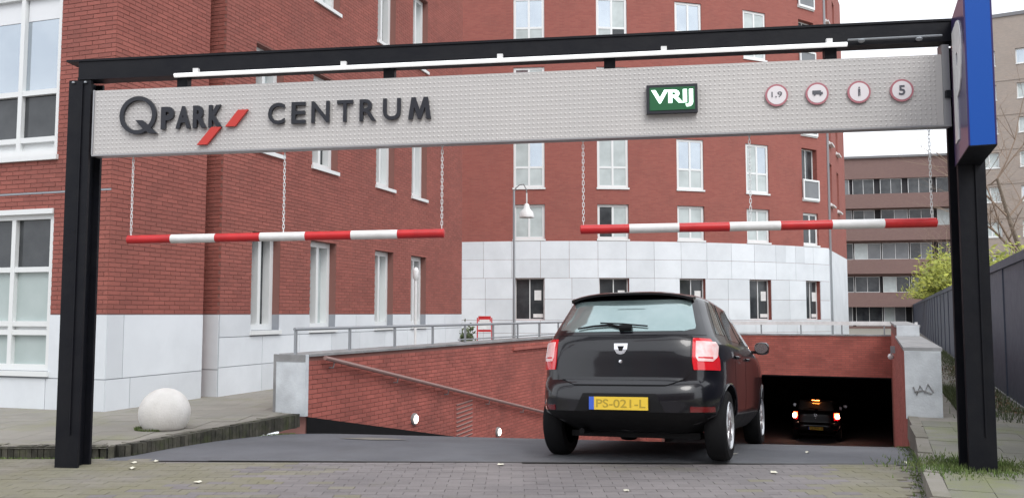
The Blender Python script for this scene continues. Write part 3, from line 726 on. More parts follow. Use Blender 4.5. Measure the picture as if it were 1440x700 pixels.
# ================================================================== PARKING PORTAL
PL, PR_ = Vector((-4.05, 8.13, 0)), Vector((3.86, 7.30, 0))
pd_ = (PR_ - PL).normalized(); PLEN = (PR_ - PL).length; pn = Vector((pd_.y, -pd_.x, 0))
def fp(s, z, d): v = PL + pd_ * s + pn * d; return (v.x, v.y, z)
def fps(s, z, d): return fp(s, z + .0142 * s, d)
pt = empty('height_portal', (-.1, 7.7, 0), 'black steel entrance portal spanning the ramp with the long silver Q PARK CENTRUM sign panel', 'entrance portal')
def hpost(s, z0, z1, nm='post'):
    g = MB(); W = .11
    g.box(s - W, s + W, z0, z1, W - .03, W, fp); g.box(s - W, s + W, z0, z1, -W, -W + .03, fp)
    g.box(s - .045, s + .045, z0, z1, -W + .031, W - .031, fp)
    o = g.build(nm, M['steel'], pt)
    g = MB(); g.box(s + .02, s + .035, z0 + .3, z1 - .02, W + .001, W + .014, fp); g.build('conduit', M['steel'], o)
    for q in (-.06, .06):
        g = MB(); g.lathe([(.014, 0), (.014, .012), (.006, .018)], fp(s + q, z1 - .03, W + .01), 8); g.build('bolt', M['galv'], o)
    return o
hpost(.0, 0, 3.588); hpost(PLEN, .1, 3.70)
g = MB(); g.box(-.14, PLEN + .14, 3.765, 3.785, -.06, .12, fps); g.box(-.02, PLEN + .10, 3.59, 3.610, -.04, .12, fps); g.box(-.02, PLEN + .1, 3.611, 3.764, .09, .11, fps)
g.box(-.02, PLEN + .1, 3.611, 3.764, -.02, .0, fps); g.build('beam', M['steel'], pt)
sp = MB(); sp.box(.16, 7.74, 2.873, 3.478, .02, .12, fps); spo = sp.build('sign_panel', M['panel'], pt)
g = MB(); g.box(.15, 7.80, 2.858, 2.872, .015, .13, fps); g.box(.145, .159, 2.872, 3.482, .015, .128, fps); g.box(7.741, 7.80, 2.873, 3.56, .03, .125, fps); g.build('panel_edge', M['trim'], spo)
# raised studs of the tread sheet, real relief
g = MB(); P_ = .0405; nx = int((7.74 - .18) / P_); nz = 15
for i in range(nx):
    for j in range(nz):
        s, z = .185 + i * P_, 2.890 + j * P_; k = len(g.V); q = .014
        g.V += [fps(s - q, z, .1205), fps(s, z - q, .1205), fps(s + q, z, .1205), fps(s, z + q, .1205), fps(s, z, .1240)]
        g.F += [(k, k + 1, k + 4), (k + 1, k + 2, k + 4), (k + 2, k + 3, k + 4), (k + 3, k, k + 4)]
tag(g.build('tread_studs', M['panel'], spo), kind='stuff')
for s in (.98, 2.95, 4.95, 6.85):
    g = MB(); g.box(s - .05, s + .05, 3.47, 3.60, -.02, .06, fps); g.build('hanger', M['steel'], pt)
g = MB(); g.box(7.755, 7.80, 3.10, 3.16, .125, .16, fps); g.build('latch', M['steel'], spo)
# logo
D0, D1 = .128, .155
g = MB(); cx, cz, ro, ri = .605, 3.222, .178, .140; n = 40; i0 = len(g.V)
for k in range(n):
    t = 2 * math.pi * k / n
    for rr, dd in ((ri, D0), (ro, D0), (ro, D1), (ri, D1)): g.V.append(fps(cx + rr * math.cos(t), cz + rr * math.sin(t), dd))
for k in range(n):
    a, b = i0 + 4 * k, i0 + 4 * ((k + 1) % n)
    for q in range(4): g.F.append((a + q, b + q, b + (q + 1) % 4, a + (q + 1) % 4))
tail = [(.585, 3.175), (.655, 3.172), (.71, 3.125), (.80, 3.045), (.72, 3.048), (.69, 3.072), (.645, 3.045), (.662, 3.09)]
k = len(g.V); g.V += [fps(x, z, D0) for x, z in tail] + [fps(x, z, D1 + .004) for x, z in tail]; m_ = len(tail)
g.F += [tuple(k + i for i in range(m_)), tuple(k + m_ + i for i in reversed(range(m_)))] + [(k + i, k + (i + 1) % m_, k + m_ + (i + 1) % m_, k + m_ + i) for i in range(m_)]
g.build('logo_ring', M['letter'], spo)
def letters(txt, s0, s1, z0, z1, wts, bold, nm='letter'):
    tot = sum(wts) + .0; x = s0
    for ch, wt in zip(txt, wts):
        ww = (s1 - s0) * wt / tot
        if ch != ' ':
            g = MB()
            if ch == 'M':
                a, b_ = x, x + ww * .84; W_ = b_ - a; H_ = z1 - z0; pg = [(0, 0), (.20, 0), (.26, .55), (.43, 0), (.57, 0), (.74, .55), (.80, 0), (1, 0), (.86, 1), (.68, 1), (.50, .42), (.32, 1), (.14, 1)]
                n_ = len(pg); g.V = [fps(a + W_ * px_, z0 + H_ * pz_, D0) for px_, pz_ in pg] + [fps(a + W_ * px_, z0 + H_ * pz_, D1) for px_, pz_ in pg]
                g.F = [tuple(range(n_)), tuple(reversed(range(n_, 2 * n_)))] + [(q, (q + 1) % n_, n_ + (q + 1) % n_, n_ + q) for q in range(n_)]; g.build(nm, M['letter'], spo); x += ww; continue
            put_text(g, ch, fps, x, x + ww * (.86 if bold > .03 else .70), z0, z1, D0, D1, bold if ch != 'M' else bold * .4); g.build(nm, M['letter'], spo)
        x += ww
letters('PARK', .832, 1.44, 3.082, 3.290, [1, 1.15, 1.05, 1.05], .045)
letters('CENTRUM', 1.855, 3.40, 3.088, 3.285, [1.0, .85, 1.08, .95, .98, 1.05, 1.12], .014)
for (a, b, c, d) in ((1.185, 1.415, 2.925, 3.085), (1.45, 1.665, 3.085, 3.235)):
    w2 = .095; g = MB(); q = [(a, c), (a + w2, c), (b, d), (b - w2, d)]
    g.V = [fps(x, z, D0) for x, z in q] + [fps(x, z, D1) for x, z in q]; g.F = [(0, 1, 2, 3), (7, 6, 5, 4), (0, 4, 5, 1), (1, 5, 6, 2), (2, 6, 7, 3), (3, 7, 4, 0)]; g.build('logo_bar', M['letter_red'], spo)
# display
g = MB(); g.box(5.265, 5.70, 3.05, 3.30, .128, .175, fps); dp = g.build('display', M['letter'], spo)
g = MB(); g.box(5.29, 5.675, 3.075, 3.275, .176, .180, fps); g.build('display_face', M['green'], dp)
g = MB(); put_text(g, 'VRIJ', fps, 5.305, 5.66, 3.100, 3.252, .181, .184, .032, 1.0); g.build('display_text', M['led'], dp)
# round traffic plates
for k, (s, txt) in enumerate(((6.371, '1,9'), (6.708, 'van'), (7.054, 'man'), (7.403, '5'))):
    zc = 3.178; n = 28
    g = MB()
    for rr, dd in ((.096, .128), (.096, .140)): g.V += [fps(s + rr * math.cos(2 * math.pi * j / n), zc + rr * math.sin(2 * math.pi * j / n), dd) for j in range(n)]
    g.F = [tuple(range(n)), tuple(n + j for j in range(n))] + [(j, (j + 1) % n, n + (j + 1) % n, n + j) for j in range(n)]; dk = g.build('traffic_plate', M['ring'], spo)
    g = MB(); g.V = [fps(s + .080 * math.cos(2 * math.pi * j / n), zc + .080 * math.sin(2 * math.pi * j / n), .1415) for j in range(n)]; g.F = [tuple(range(n))]; g.build('plate_face', M['plate'], dk)
    g = MB()
    if txt == 'van':
        g.box(s - .040, s + .030, zc - .008, zc + .026, .143, .145, fps); g.box(s + .0305, s + .046, zc - .008, zc + .012, .143, .145, fps)
        for q in (-.022, .026): g.V += [fps(s + q + .009 * math.cos(j), zc - .011 + .009 * math.sin(j), .146) for j in [t * math.pi / 4 for t in range(8)]]; g.F.append(tuple(range(len(g.V) - 8, len(g.V))))
    elif txt == 'man':
        g.V += [fps(s + .007 * math.cos(j), zc + .036 + .008 * math.sin(j), .144) for j in [t * math.pi / 4 for t in range(8)]]; g.F.append(tuple(range(8)))
        g.box(s - .009, s + .009, zc - .004, zc + .026, .143, .145, fps); g.box(s - .009, s - .002, zc - .036, zc - .005, .143, .145, fps); g.box(s + .002, s + .009, zc - .034, zc - .005, .143, .145, fps)
    elif txt == '5': put_text(g, '5', fps, s - .026, s + .026, zc - .042, zc + .042, .143, .145, .02)
    else: put_text(g, '1,9', fps, s - .044, s + .044, zc - .025, zc + .03, .143, .145, .0)
    g.build('plate_symbol', M['glyph'], dk)
# light tube in front of the beam
g = MB(); g.tube([fp(.955, 3.592, .16), fp(6.96, 3.688, .16)], .020, 8); tb_ = g.build('light_tube', M['tube'], pt, smooth=True, sharp=40)
g = MB(); g.tube([fp(6.97, 3.727, .15), fp(7.74, 3.742, .15)], .009, 6); g.build('conduit', M['galv'], pt, smooth=True, sharp=40)
for s in (1.15, 2.55, 3.98, 5.42, 6.82): g = MB(); g.box(s - .025, s + .025, 3.60 + .0157 * (s - .955), 3.655 + .0157 * (s - .955), .10, .15, fp); g.build('tube_clip', M['white'], tb_)
for s in (7.08, 7.55): g = MB(); g.lathe([(.001, -.02), (.022, -.012), (.03, 0), (.02, .012), (.001, .015)], fp(s, 3.715, .16), 10); g.build('fixing', M['galv'], pt)

# hanging height bars
def height_bar(s0, s1, z0, z1, chains, label):
    c = fp((s0 + s1) / 2, z0, .07); o = empty('height_bar', c, label, 'height bar', 'red and white height limit bars hanging from the portal')
    n = 7; f = lambda t, dz=0: fp(s0 + (s1 - s0) * t, z0 + (z1 - z0) * t + dz, .07)
    for i in range(n):
        g = MB(); a, b = i / n, (i + 1) / n; rr = .040
        if i == 0: g.tube([f(a), f(a + .002), f(b)], [.030, rr, rr], 14)
        elif i == n - 1: g.tube([f(a), f(b - .002), f(b)], [rr, rr, .030], 14)
        else: g.tube([f(a), f(b)], rr, 14)
        g.build('bar_segment', M['red'] if i % 2 == 0 else M['white'], o, smooth=True, sharp=40)
    for s in chains:
        t = (s - s0) / (s1 - s0); zb = z0 + (z1 - z0) * t + .04; zt = 2.86 + .0142 * s; g = MB(); k = 0; z = zb
        while z < zt:
            a, b = (.008, .0025) if k % 2 else (.0025, .008)
            p = [fp(s + (a if q in (1, 2) else -a) * (1 if k % 2 else .3), z + (0 if q in (0, 1) else .038), .07 + (b if q in (1, 2) else -b) * (0 if k % 2 else 1)) for q in (0, 1, 2, 3)]
            g.tube(p + [p[0]], .0029, 4, cap=False); z += .032; k += 1
        g.build('chain', M['frame'], o)
    return o
height_bar(.50, 3.475, 2.083, 2.115, (.53, 1.99, 3.45), 'left red and white height bar hanging on three chains in front of the brick wall')
height_bar(4.68, 7.672, 2.135, 2.165, (4.71, 6.145, 7.635), 'right red and white height bar hanging on three chains above the car')

# blue parking sign box on the right post
Np, Fp_ = Vector((3.408, 6.4, 0)), Vector((3.775, 7.32, 0)); dv = (Fp_ - Np).normalized(); dn = Vector((dv.y, -dv.x, 0)); Ls = (Fp_ - Np).length
def fb(s, z, d): v = Np + dv * s + dn * d; return (v.x, v.y, z)     # d to the right
bs = empty('parking_sign', fb(.5, 2.65, .1), 'tall blue box sign with a white P fixed to the right portal post', 'parking sign')
g = MB(); g.box(.0, Ls, 2.65, 3.88, .012, .178, fb); bx = g.build('box', M['blue'], bs)
for d0, d1, sg in ((0, .011, 1), (.179, .19, -1)):
    g = MB(); g.box(.0, Ls, 2.652, 3.878, d0, d1, fb); fc_ = g.build('sign_face', M['violet'], bs)
    g = MB(); f2 = (lambda s, z, d: fb(Ls - s, z, -d)) if sg > 0 else (lambda s, z, d: fb(s, z, .19 + d))
    put_text(g, 'P', f2, .22, Ls - .18, 2.80, 3.74, .001, .010, .06); g.build('letter', M['white'], fc_)
g = MB(); g.box(.0, Ls, 2.642, 2.6495, .0, .19, fb); g.build('underside', M['steel'], bs)
g = MB(); g.box(Ls, Ls + .10, 2.9, 3.0, .05, .12, fb); g.box(Ls, Ls + .10, 3.5, 3.6, .05, .12, fb); g.build('bracket', M['steel'], bs)

# ================================================================== SMALL THINGS
g = MB(); prof = []
for k in range(19):
    a = R(-40 + (90 + 40) * k / 18); prof.append((.275 * math.cos(a) + .0005, .275 * math.sin(a)))
g.lathe([(.10, .275 * math.sin(R(-40)) - .03)] + prof, (-3.9, 9.85, .12 + .175), 32)
sb = g.build('stone_bollard', M['bollard'], smooth=True); tag(sb, 'white stone ball bollard standing on the left pavement near the kerb', 'bollard')
# street lamps
def lamp1():
    X, Y = .064, 27.2
    o = empty('street_lamp', (X, Y, .1), 'slender grey street lamp with a hanging white bell shade in front of the curved building', 'street lamp')
    g = MB(); g.tube([(X, Y, .1), (X, Y, 1.3), (X, Y, 5.28)], [.06, .045, .032], 8); g.build('pole', M['galv'], o, smooth=True, sharp=40)
    g = MB(); g.tube([(X, Y, 5.2), (X + .06, Y, 5.36), (X + .18, Y, 5.46), (X + .30, Y, 5.48), (X + .39, Y, 5.32), (X + .40, Y, 5.18)], .020, 6); g.build('arm', M['coping'], o, smooth=True)
    g = MB(); g.tube([(X + .40, Y, 5.2), (X + .40, Y, 4.80)], .022, 6); g.lathe([(.03, .45), (.07, .42), (.10, .28), (.20, .18), (.24, .02), (.235, 0), (.18, .10), (.02, .12)], (X + .40, Y, 4.42), 16); g.build('lamp_shade', M['white'], o, smooth=True, sharp=50)
lamp1()
o = empty('garden_lamp', (-2.02, 18.2, .1), 'short white lamp post in front of the last tall window of the brick building', 'lamp post')
g = MB(); g.tube([(-2.02, 18.2, .1), (-2.02, 18.2, 2.1)], .026, 8); g.build('pole', M['white'], o, smooth=True, sharp=40)
g = MB(); g.lathe([(.03, 0), (.06, .05), (.065, .20), (.04, .26), (.001, .28)], (-2.02, 18.2, 2.1), 14); g.build('head', M['white'], o, smooth=True)
# red and white barrier board
o = empty('barrier_board', (-.73, 23, .1), 'small red framed board with a white notice behind the left ramp railing', 'barrier sign')
for x in (-.93, -.55): g = MB(); g.box(x, x + .03, .1, 1.30, 22.98, 23.01, lambda x, z, y: (x, y, z)); g.build('leg', M['red'], o)
fx = lambda x, z, d: (x, 23 - d, z)
g = MB(); g.box(-.89, -.56, 1.20, 1.34, -.01, .02, fx); g.box(-.895, -.555, .93, .985, -.01, .02, fx); g.build('board', M['red'], o)
g = MB(); g.box(-.86, -.59, 1.0, 1.25, .0, .03, fx); g.build('notice', M['white'], o)

# foliage
def leaves(mb, c, rad, n, size, seed, clumps=14, filt=None):
    rg = random.Random(seed); cl = []
    for _ in range(clumps):
        v = Vector((rg.gauss(0, 1), rg.gauss(0, 1), rg.gauss(0, 1))).normalized() * rg.uniform(.25, .85)
        cl.append((Vector((v.x * rad[0], v.y * rad[1], v.z * rad[2])), rg.uniform(.25, .5)))
    for _ in range(n):
        cc, cr = rg.choice(cl); v = Vector((rg.gauss(0, 1), rg.gauss(0, 1), rg.gauss(0, 1))) * cr * .55
        p = Vector(c) + cc + Vector((v.x * rad[0], v.y * rad[1], v.z * rad[2]))
        a = Vector((rg.gauss(0, 1), rg.gauss(0, 1), rg.gauss(0, 1))).normalized(); b = a.orthogonal().normalized(); s = size * rg.uniform(.6, 1.3)
        if p.z < .12: continue
        if filt and not filt(p): continue
        mb.V += [tuple(p - a * s), tuple(p + b * s * .45), tuple(p + a * s), tuple(p - b * s * .45)]; k = len(mb.V) - 4; mb.F.append((k, k + 1, k + 2, k + 3))
fence_at = lambda s, d: frame_f(s, 0, d)
SH = [(14.5, 1.0, 1.3, 2.8, ''), (18, .9, 1.6, 3.1, ''), (22, .6, 1.6, 3.4, ''), (26.5, .45, 1.7, 3.6, ''), (31.5, .45, 1.7, 3.6, ''), (38, .45, 1.9, 3.6, ''), (46, .45, 2.1, 3.5, '')]
FNV = Vector((math.cos(R(23.7)), -math.sin(R(23.7)), 0)); FP0 = Vector(frame_f(0, 0, 0))
over_fence = lambda p: (p - FP0).dot(FNV) > .12 or p.z > FT + .04
names = ['nearest yellow green shrub rising behind the fence right of the portal post', 'second yellow green shrub behind the fence, just right of the portal post', 'third shrub along the fence, level with the portal post', 'fourth shrub along the fence, partly behind the portal post',
         'fifth shrub behind the fence, just left of the portal post', 'sixth shrub behind the fence in front of the brown block', 'farthest shrub at the far end of the dark fence']
for k, (s, dd, rx, top, _) in enumerate(SH):
    c = Vector(fence_at(s, dd)); o = empty('shrub', (c.x, c.y, .1), names[k], 'shrub', 'yellow green shrubs behind the dark fence')
    g = MB(); leaves(g, (c.x, c.y, top * .55), (rx * .8, rx * .8, top * .5), 6500, .085, 40 + k, 26, over_fence); g.build('foliage', M['leafy'], o)
    g = MB()
    rg = random.Random(k)
    for q in range(6): g.tube([(c.x, c.y, .1), (c.x + rg.uniform(0, .3), c.y + rg.uniform(-.1, .1), top * .4), (c.x + rg.uniform(.1, .9), c.y + rg.uniform(-.3, .3), top * .85)], [.04, .025, .008], 5)
    g.build('stem', M['bark'], o)
o = empty('shrub', (-1.30, 23.6, .1), 'small dark green shrub at the end of the brick building behind the railing', 'shrub')
g = MB(); leaves(g, (-1.28, 23.7, .62), (.25, .25, .5), 700, .07, 5, 8); g.build('foliage', M['leafd'], o)
g = MB(); g.tube([(-1.28, 23.7, .1), (-1.28, 23.7, .7)], .03, 6); g.build('stem', M['bark'], o)
def bare_tree(P, H, label, seed, group=None):
    rg = random.Random(seed); o = empty('bare_tree', P, label, 'tree', group); t = MB(); br = MB()
    def grow(mb, p, d, L, r, lev):
        pts = [Vector(p)]; rs = [r]; dd = Vector(d)
        for i in range(4):
            dd = (dd + Vector((rg.gauss(0, .12), rg.gauss(0, .12), rg.uniform(0, .10)))).normalized(); pts.append(pts[-1] + dd * L / 4); rs.append(r * (1 - .6 * (i + 1) / 4))
        mb.tube(pts, rs, 5 if lev < 2 else 3, cap=False)
        if lev < 4:
            for i in range((7, 5, 5, 4)[lev]):
                k = rg.randint(1 if lev else 2, 4); v = Vector((rg.gauss(0, 1), rg.gauss(0, 1), rg.gauss(0, .35))).normalized()
                grow(br, pts[k], (dd * .75 + v * .8).normalized(), L * rg.uniform(.45, .62), rs[k] * .6, lev + 1)
    grow(t, P, (0, 0, 1), H * .5, H * .011, 0)
    t.build('trunk', M['bark'], o); br.build('crown', M['twig'], o)
bare_tree((30.5, 50, .1), 19, 'tall bare brown tree in front of the tan tower, right of the blue sign', 11)
bare_tree((33.0, 47, .1), 15, 'bare tree at the right picture edge in front of the tan tower', 12)
bare_tree((26.0, 52, .1), 9, 'smaller bare tree behind the far shrubs beside the brown apartment block', 13)

# grass, moss and leaves
def blades(nm, pts_fn, n, h, m, seed, label, cat='grass'):
    rg = random.Random(seed); g = MB()
    for _ in range(n):
        x, y, z = pts_fn(rg); a = rg.uniform(0, 6.28); hh = h * rg.uniform(.4, 1.2); ww = .004 + .004 * rg.random(); lx, ly = rg.gauss(0, .35) * hh, rg.gauss(0, .35) * hh
        g.face([(x - ww * math.cos(a), y - ww * math.sin(a), z), (x + ww * math.cos(a), y + ww * math.sin(a), z), (x + lx, y + ly, z + hh)])
    o = g.build(nm, m); tag(o, label, cat, kind='stuff')
def gp(rg):
    t = rg.random()
    return (3.86 + rg.gauss(0, .26), 7.42 + rg.gauss(0, .22), .115)
blades('grass', gp, 3200, .045, M['grass'], 1, 'green grass tufts growing round the foot of the right portal post')
def gk(rg):
    u = rg.uniform(-7, 2.9); x, y = rp(u, RW - .03 + rg.gauss(0, .035) * (2 if u > .8 else 1)); return (x, y, floor_z(x, y) + .003)
blades('grass', gk, 1500, .022, M['grass'], 2, 'moss and weeds growing in the gutter along the right kerb', 'weeds')
def gf(rg):
    s = rg.uniform(4, 30); p = frame_f(s, 0, -abs(rg.gauss(0, .3)) - .05); return (p[0], p[1], .11)
blades('grass', gf, 5000, .09, M['leafd'], 3, 'weeds and ivy along the foot of the dark fence', 'weeds')
def gr(rg):
    u = rg.uniform(3.0, 7); x, y = rp(u, RW + .62 + abs(rg.gauss(0, .22))); return (x, y, .11)
blades('grass', gr, 2500, .16, M['leafd'], 8, 'green weeds beside the concrete pier of the right ramp wall', 'weeds')
def gl_(rg):
    if rg.random() < .5: x = rg.uniform(-6.4, -3.95); return (x, 8.53 + rg.gauss(0, .015), .0)
    x, y = rp(rg.uniform(-3, -.2), -.02 + rg.gauss(0, .02)); return (x, y, floor_z(x, y) + .004) if y > 8.5 else (x, 8.52, 0)
blades('moss', gl_, 1800, .022, M['grass'], 4, 'moss growing along the foot of the left kerb', 'moss')
def gb(rg): a = rg.uniform(0, 6.28); return (-3.9 + .21 * math.cos(a) - .08, 9.80 + .19 * math.sin(a), .118)
blades('moss', gb, 500, .035, M['grass'], 5, 'moss at the foot of the white ball bollard', 'moss')
def leaf_litter(nm, fn, n, sz, m, seed, label):
    rg = random.Random(seed); g = MB()
    for _ in range(n):
        x, y, z = fn(rg); a = rg.uniform(0, 6.28); s = sz * rg.uniform(.6, 1.3); c, d = math.cos(a) * s, math.sin(a) * s
        g.face([(x - c, y - d, z), (x + d * .5, y - c * .5, z + s * rg.uniform(0, .5)), (x + c, y + d, z + s * rg.uniform(0, .3)), (x - d * .5, y + c * .5, z + s * .1)])
    tag(g.build(nm, m), label, 'leaves', kind='stuff')
leaf_litter('leaf_litter', lambda rg: (*frame_f(rg.uniform(5, 16), 0, -abs(rg.gauss(0, .35)) - .1)[:2], .125), 900, .035, M['deadb'], 6, 'brown fallen leaves lying along the foot of the fence')
lt = [((-3.55, 8.26), 'pale crumpled leaf on the street just right of the left portal post'), ((-3.37, 8.33), 'pale leaf on the street close to the corner of the left kerb'), ((-3.42, 7.95), 'pale leaf on the brick paving in front of the left kerb corner'), ((-2.6, 7.3), 'pale leaf on the brick paving at the bottom left'),
      ((-.1, 8.15), 'pale leaf on the paving left of the black car'), ((.9, 6.95), 'pale leaf on the paving below the black car'), ((2.25, 8.9), 'pale leaf on the asphalt right of the car, nearer the car'), ((3.05, 9.1), 'pale leaf on the asphalt midway between the car and the right kerb'),
      ((2.3, 7.75), 'pale leaf on the brick paving right behind the car\'s right rear wheel'), ((3.72, 8.3), 'pale leaf in the gutter at the right kerb beside the pavement')]
for k, ((x, y), lab) in enumerate(lt):
    g = MB(); rg = random.Random(k + 50); s = .028 + .016 * rg.random(); a = rg.uniform(0, 6.28); n = 7
    P = [(x + s * math.cos(a + t * 6.283 / n) * (1 if t % 2 else .65), y + s * math.sin(a + t * 6.283 / n) * (.8 if t % 3 else 1.1), floor_z(x, y) + .008 + rg.uniform(0, .018)) for t in range(n)]
    g.V = [(x, y, floor_z(x, y) + .012)] + P; g.F = [(0, 1 + t, 1 + (t + 1) % n) for t in range(n)]; tag(g.build('fallen_leaf', M['dead']), lab, 'leaf', 'pale fallen leaves scattered on the street')

# ================================================================== CARS
def spline(keys, z):
    ks = keys
    if z <= ks[0][0]: return ks[0][1:]
    for i in range(len(ks) - 1):
        if z <= ks[i + 1][0]:
            t = (z - ks[i][0]) / (ks[i + 1][0] - ks[i][0]); return tuple(a + (b - a) * t for a, b in zip(ks[i][1:], ks[i + 1][1:]))
    return ks[-1][1:]
LV = [(.24, .46, 3.72, .72, 4), (.29, .33, 3.80, .77, 4), (.35, .16, 3.90, .815, 4.2), (.39, .06, 3.98, .84, 4.6), (.43, .008, 4.05, .858, 5.2), (.46, .006, 4.05, .860, 5.2), (.55, .0, 4.06, .866, 5.4), (.60, .006, 4.05, .868, 5.4), (.645, .018, 4.03, .869, 5.4), (.680, .048, 4.0, .869, 5.5), (.705, .078, 3.98, .869, 5.6),
      (.82, .086, 3.93, .869, 5.6), (.90, .090, 3.86, .867, 5.5), (.97, .096, 3.70, .860, 5.2), (1.02, .108, 3.30, .850, 5), (1.05, .120, 3.16, .838, 5), (1.10, .150, 3.05, .812, 5), (1.16, .195, 2.94, .783, 5), (1.22, .245, 2.82, .755, 5), (1.30, .315, 2.64, .722, 4.8), (1.38, .385, 2.42, .690, 4.6), (1.44, .44, 2.22, .660, 4.4), (1.475, .480, 2.05, .625, 4.2), (1.497, .54, 1.92, .575, 4), (1.512, .65, 1.78, .47, 3.6), (1.52, .85, 1.58, .30, 3)]
def ring_pt(z, t, off=0):
    xr, xf, b, n = spline(LV, z); a = (xf - xr) / 2; xc = (xf + xr) / 2
    c, s = math.cos(t), math.sin(t); sg = lambda v: (1 if v >= 0 else -1)
    x = xc - a * sg(c) * abs(c) ** (2 / n); y = b * sg(s) * abs(s) ** (2 / n)
    return Vector((x, y, z))
def surf(z, t, off):
    p = ring_pt(z, t); e = .004
    du = ring_pt(z, t + e) - ring_pt(z, t - e); dz = ring_pt(z + e, t) - ring_pt(z - e, t); nn = dz.cross(du)
    if nn.length < 1e-12: nn = Vector((-1, 0, 0))
    nn.normalize()
    c = Vector((2.05, 0, z)) - p
    if nn.dot(c) > 0: nn = -nn
    return p + nn * off
def t_of_y(z, y):
    b, n = spline(LV, z)[2:]; v = min(1, abs(y) / b) ** (n / 2); return math.copysign(math.asin(min(1, v)), y)
def t_of_x(z, x, side):
    xr, xf, b, n = spline(LV, z); a = (xf - xr) / 2; xc = (xf + xr) / 2; q = (xc - x) / a
    v = math.copysign(min(1, abs(q)) ** (n / 2), q); return side * math.acos(max(-1, min(1, v)))
def patch(mb, zs, tl, tr, off, nt=10, nz=6, edge=.0):
    """zs (z0,z1); tl,tr functions of z giving ring parameters; skirted so that it has thickness"""
    z0, z1 = zs; i0 = len(mb.V)
    for j in range(nz + 1):
        z = z0 + (z1 - z0) * j / nz; a, b = tl(z), tr(z)
        for i in range(nt + 1): mb.V.append(tuple(surf(z, a + (b - a) * i / nt, off)))
    W = nt + 1
    for j in range(nz):
        for i in range(nt): q = i0 + j * W + i; mb.F.append((q, q + 1, q + W + 1, q + W))
    loop = [(0, i) for i in range(nt)] + [(j, nt) for j in range(nz)] + [(nz, i) for i in range(nt, 0, -1)] + [(j, 0) for j in range(nz, 0, -1)]
    k = len(mb.V)
    for (j, i) in loop:
        z = z0 + (z1 - z0) * j / nz; a, b = tl(z), tr(z); mb.V.append(tuple(surf(z, a + (b - a) * i / nt, -.01)))
    n = len(loop)
    for q in range(n):
        a = i0 + loop[q][0] * W + loop[q][1]; b = i0 + loop[(q + 1) % n][0] * W + loop[(q + 1) % n][1]; mb.F.append((a, b, k + (q + 1) % n, k + q))
_carcache = {}
def car_meshes():
    if _carcache: return _carcache
    NR = 120; mb = MB(); zs = []
    for i in range(len(LV) - 1):
        k = max(1, int((LV[i + 1][0] - LV[i][0]) / .03)); zs += [LV[i][0] + (LV[i + 1][0] - LV[i][0]) * q / k for q in range(k)]
    zs.append(LV[-1][0])
    for z in zs:
        for j in range(NR):
            # finer steps round the corners
            t = 2 * math.pi * j / NR; mb.V.append(tuple(ring_pt(z, t)))
    for i in range(len(zs) - 1):
        for j in range(NR): q = i * NR; mb.F.append((q + j, q + (j + 1) % NR, q + NR + (j + 1) % NR, q + NR + j))
    mb.F.append(tuple(reversed(range(NR)))); q = (len(zs) - 1) * NR; mb.F.append(tuple(q + j for j in range(NR)))
    me = mb.mesh('body', M['paint']); bm = bmesh.new(); bm.from_mesh(me); bmesh.ops.recalc_face_normals(bm, faces=bm.faces); bm.to_mesh(me); bm.free()
    ob = bpy.data.objects.new('body', me); col.objects.link(ob)
    cut = MB()
    for xw in (.70, 3.29):
        for sd in (-1, 1): cut.tube([(xw, sd * .60, .315), (xw, sd * 1.1, .315)], .365, 36)
    cm = cut.mesh('cut', M['plastic']); b2 = bmesh.new(); b2.from_mesh(cm); bmesh.ops.recalc_face_normals(b2, faces=b2.faces); b2.to_mesh(cm); b2.free()
    co = bpy.data.objects.new('cut', cm); col.objects.link(co)
    md = ob.modifiers.new('b', 'BOOLEAN'); md.operation = 'DIFFERENCE'; md.object = co; md.solver = 'EXACT'
    dg = bpy.context.evaluated_depsgraph_get(); nm = bpy.data.meshes.new_from_object(ob.evaluated_get(dg))
    bpy.data.objects.remove(ob); bpy.data.objects.remove(co)
    nm.name = 'body'; nm.polygons.foreach_set('use_smooth', [True] * len(nm.polygons)); nm.set_sharp_from_angle(angle=R(32)); _carcache['body'] = nm
    return _carcache
def part(nm, mb, m, parent, smooth=True, sharp=40):
    me = mb.mesh(nm, m, smooth=smooth, sharp=sharp if smooth else None); bm = bmesh.new(); bm.from_mesh(me); bmesh.ops.recalc_face_normals(bm, faces=bm.faces); bm.to_mesh(me); bm.free()
    if smooth and sharp: me.set_sharp_from_angle(angle=R(sharp))
    o = bpy.data.objects.new(nm, me); col.objects.link(o); o.parent = parent; return o
cy = lambda v: (lambda z: t_of_y(z, v))
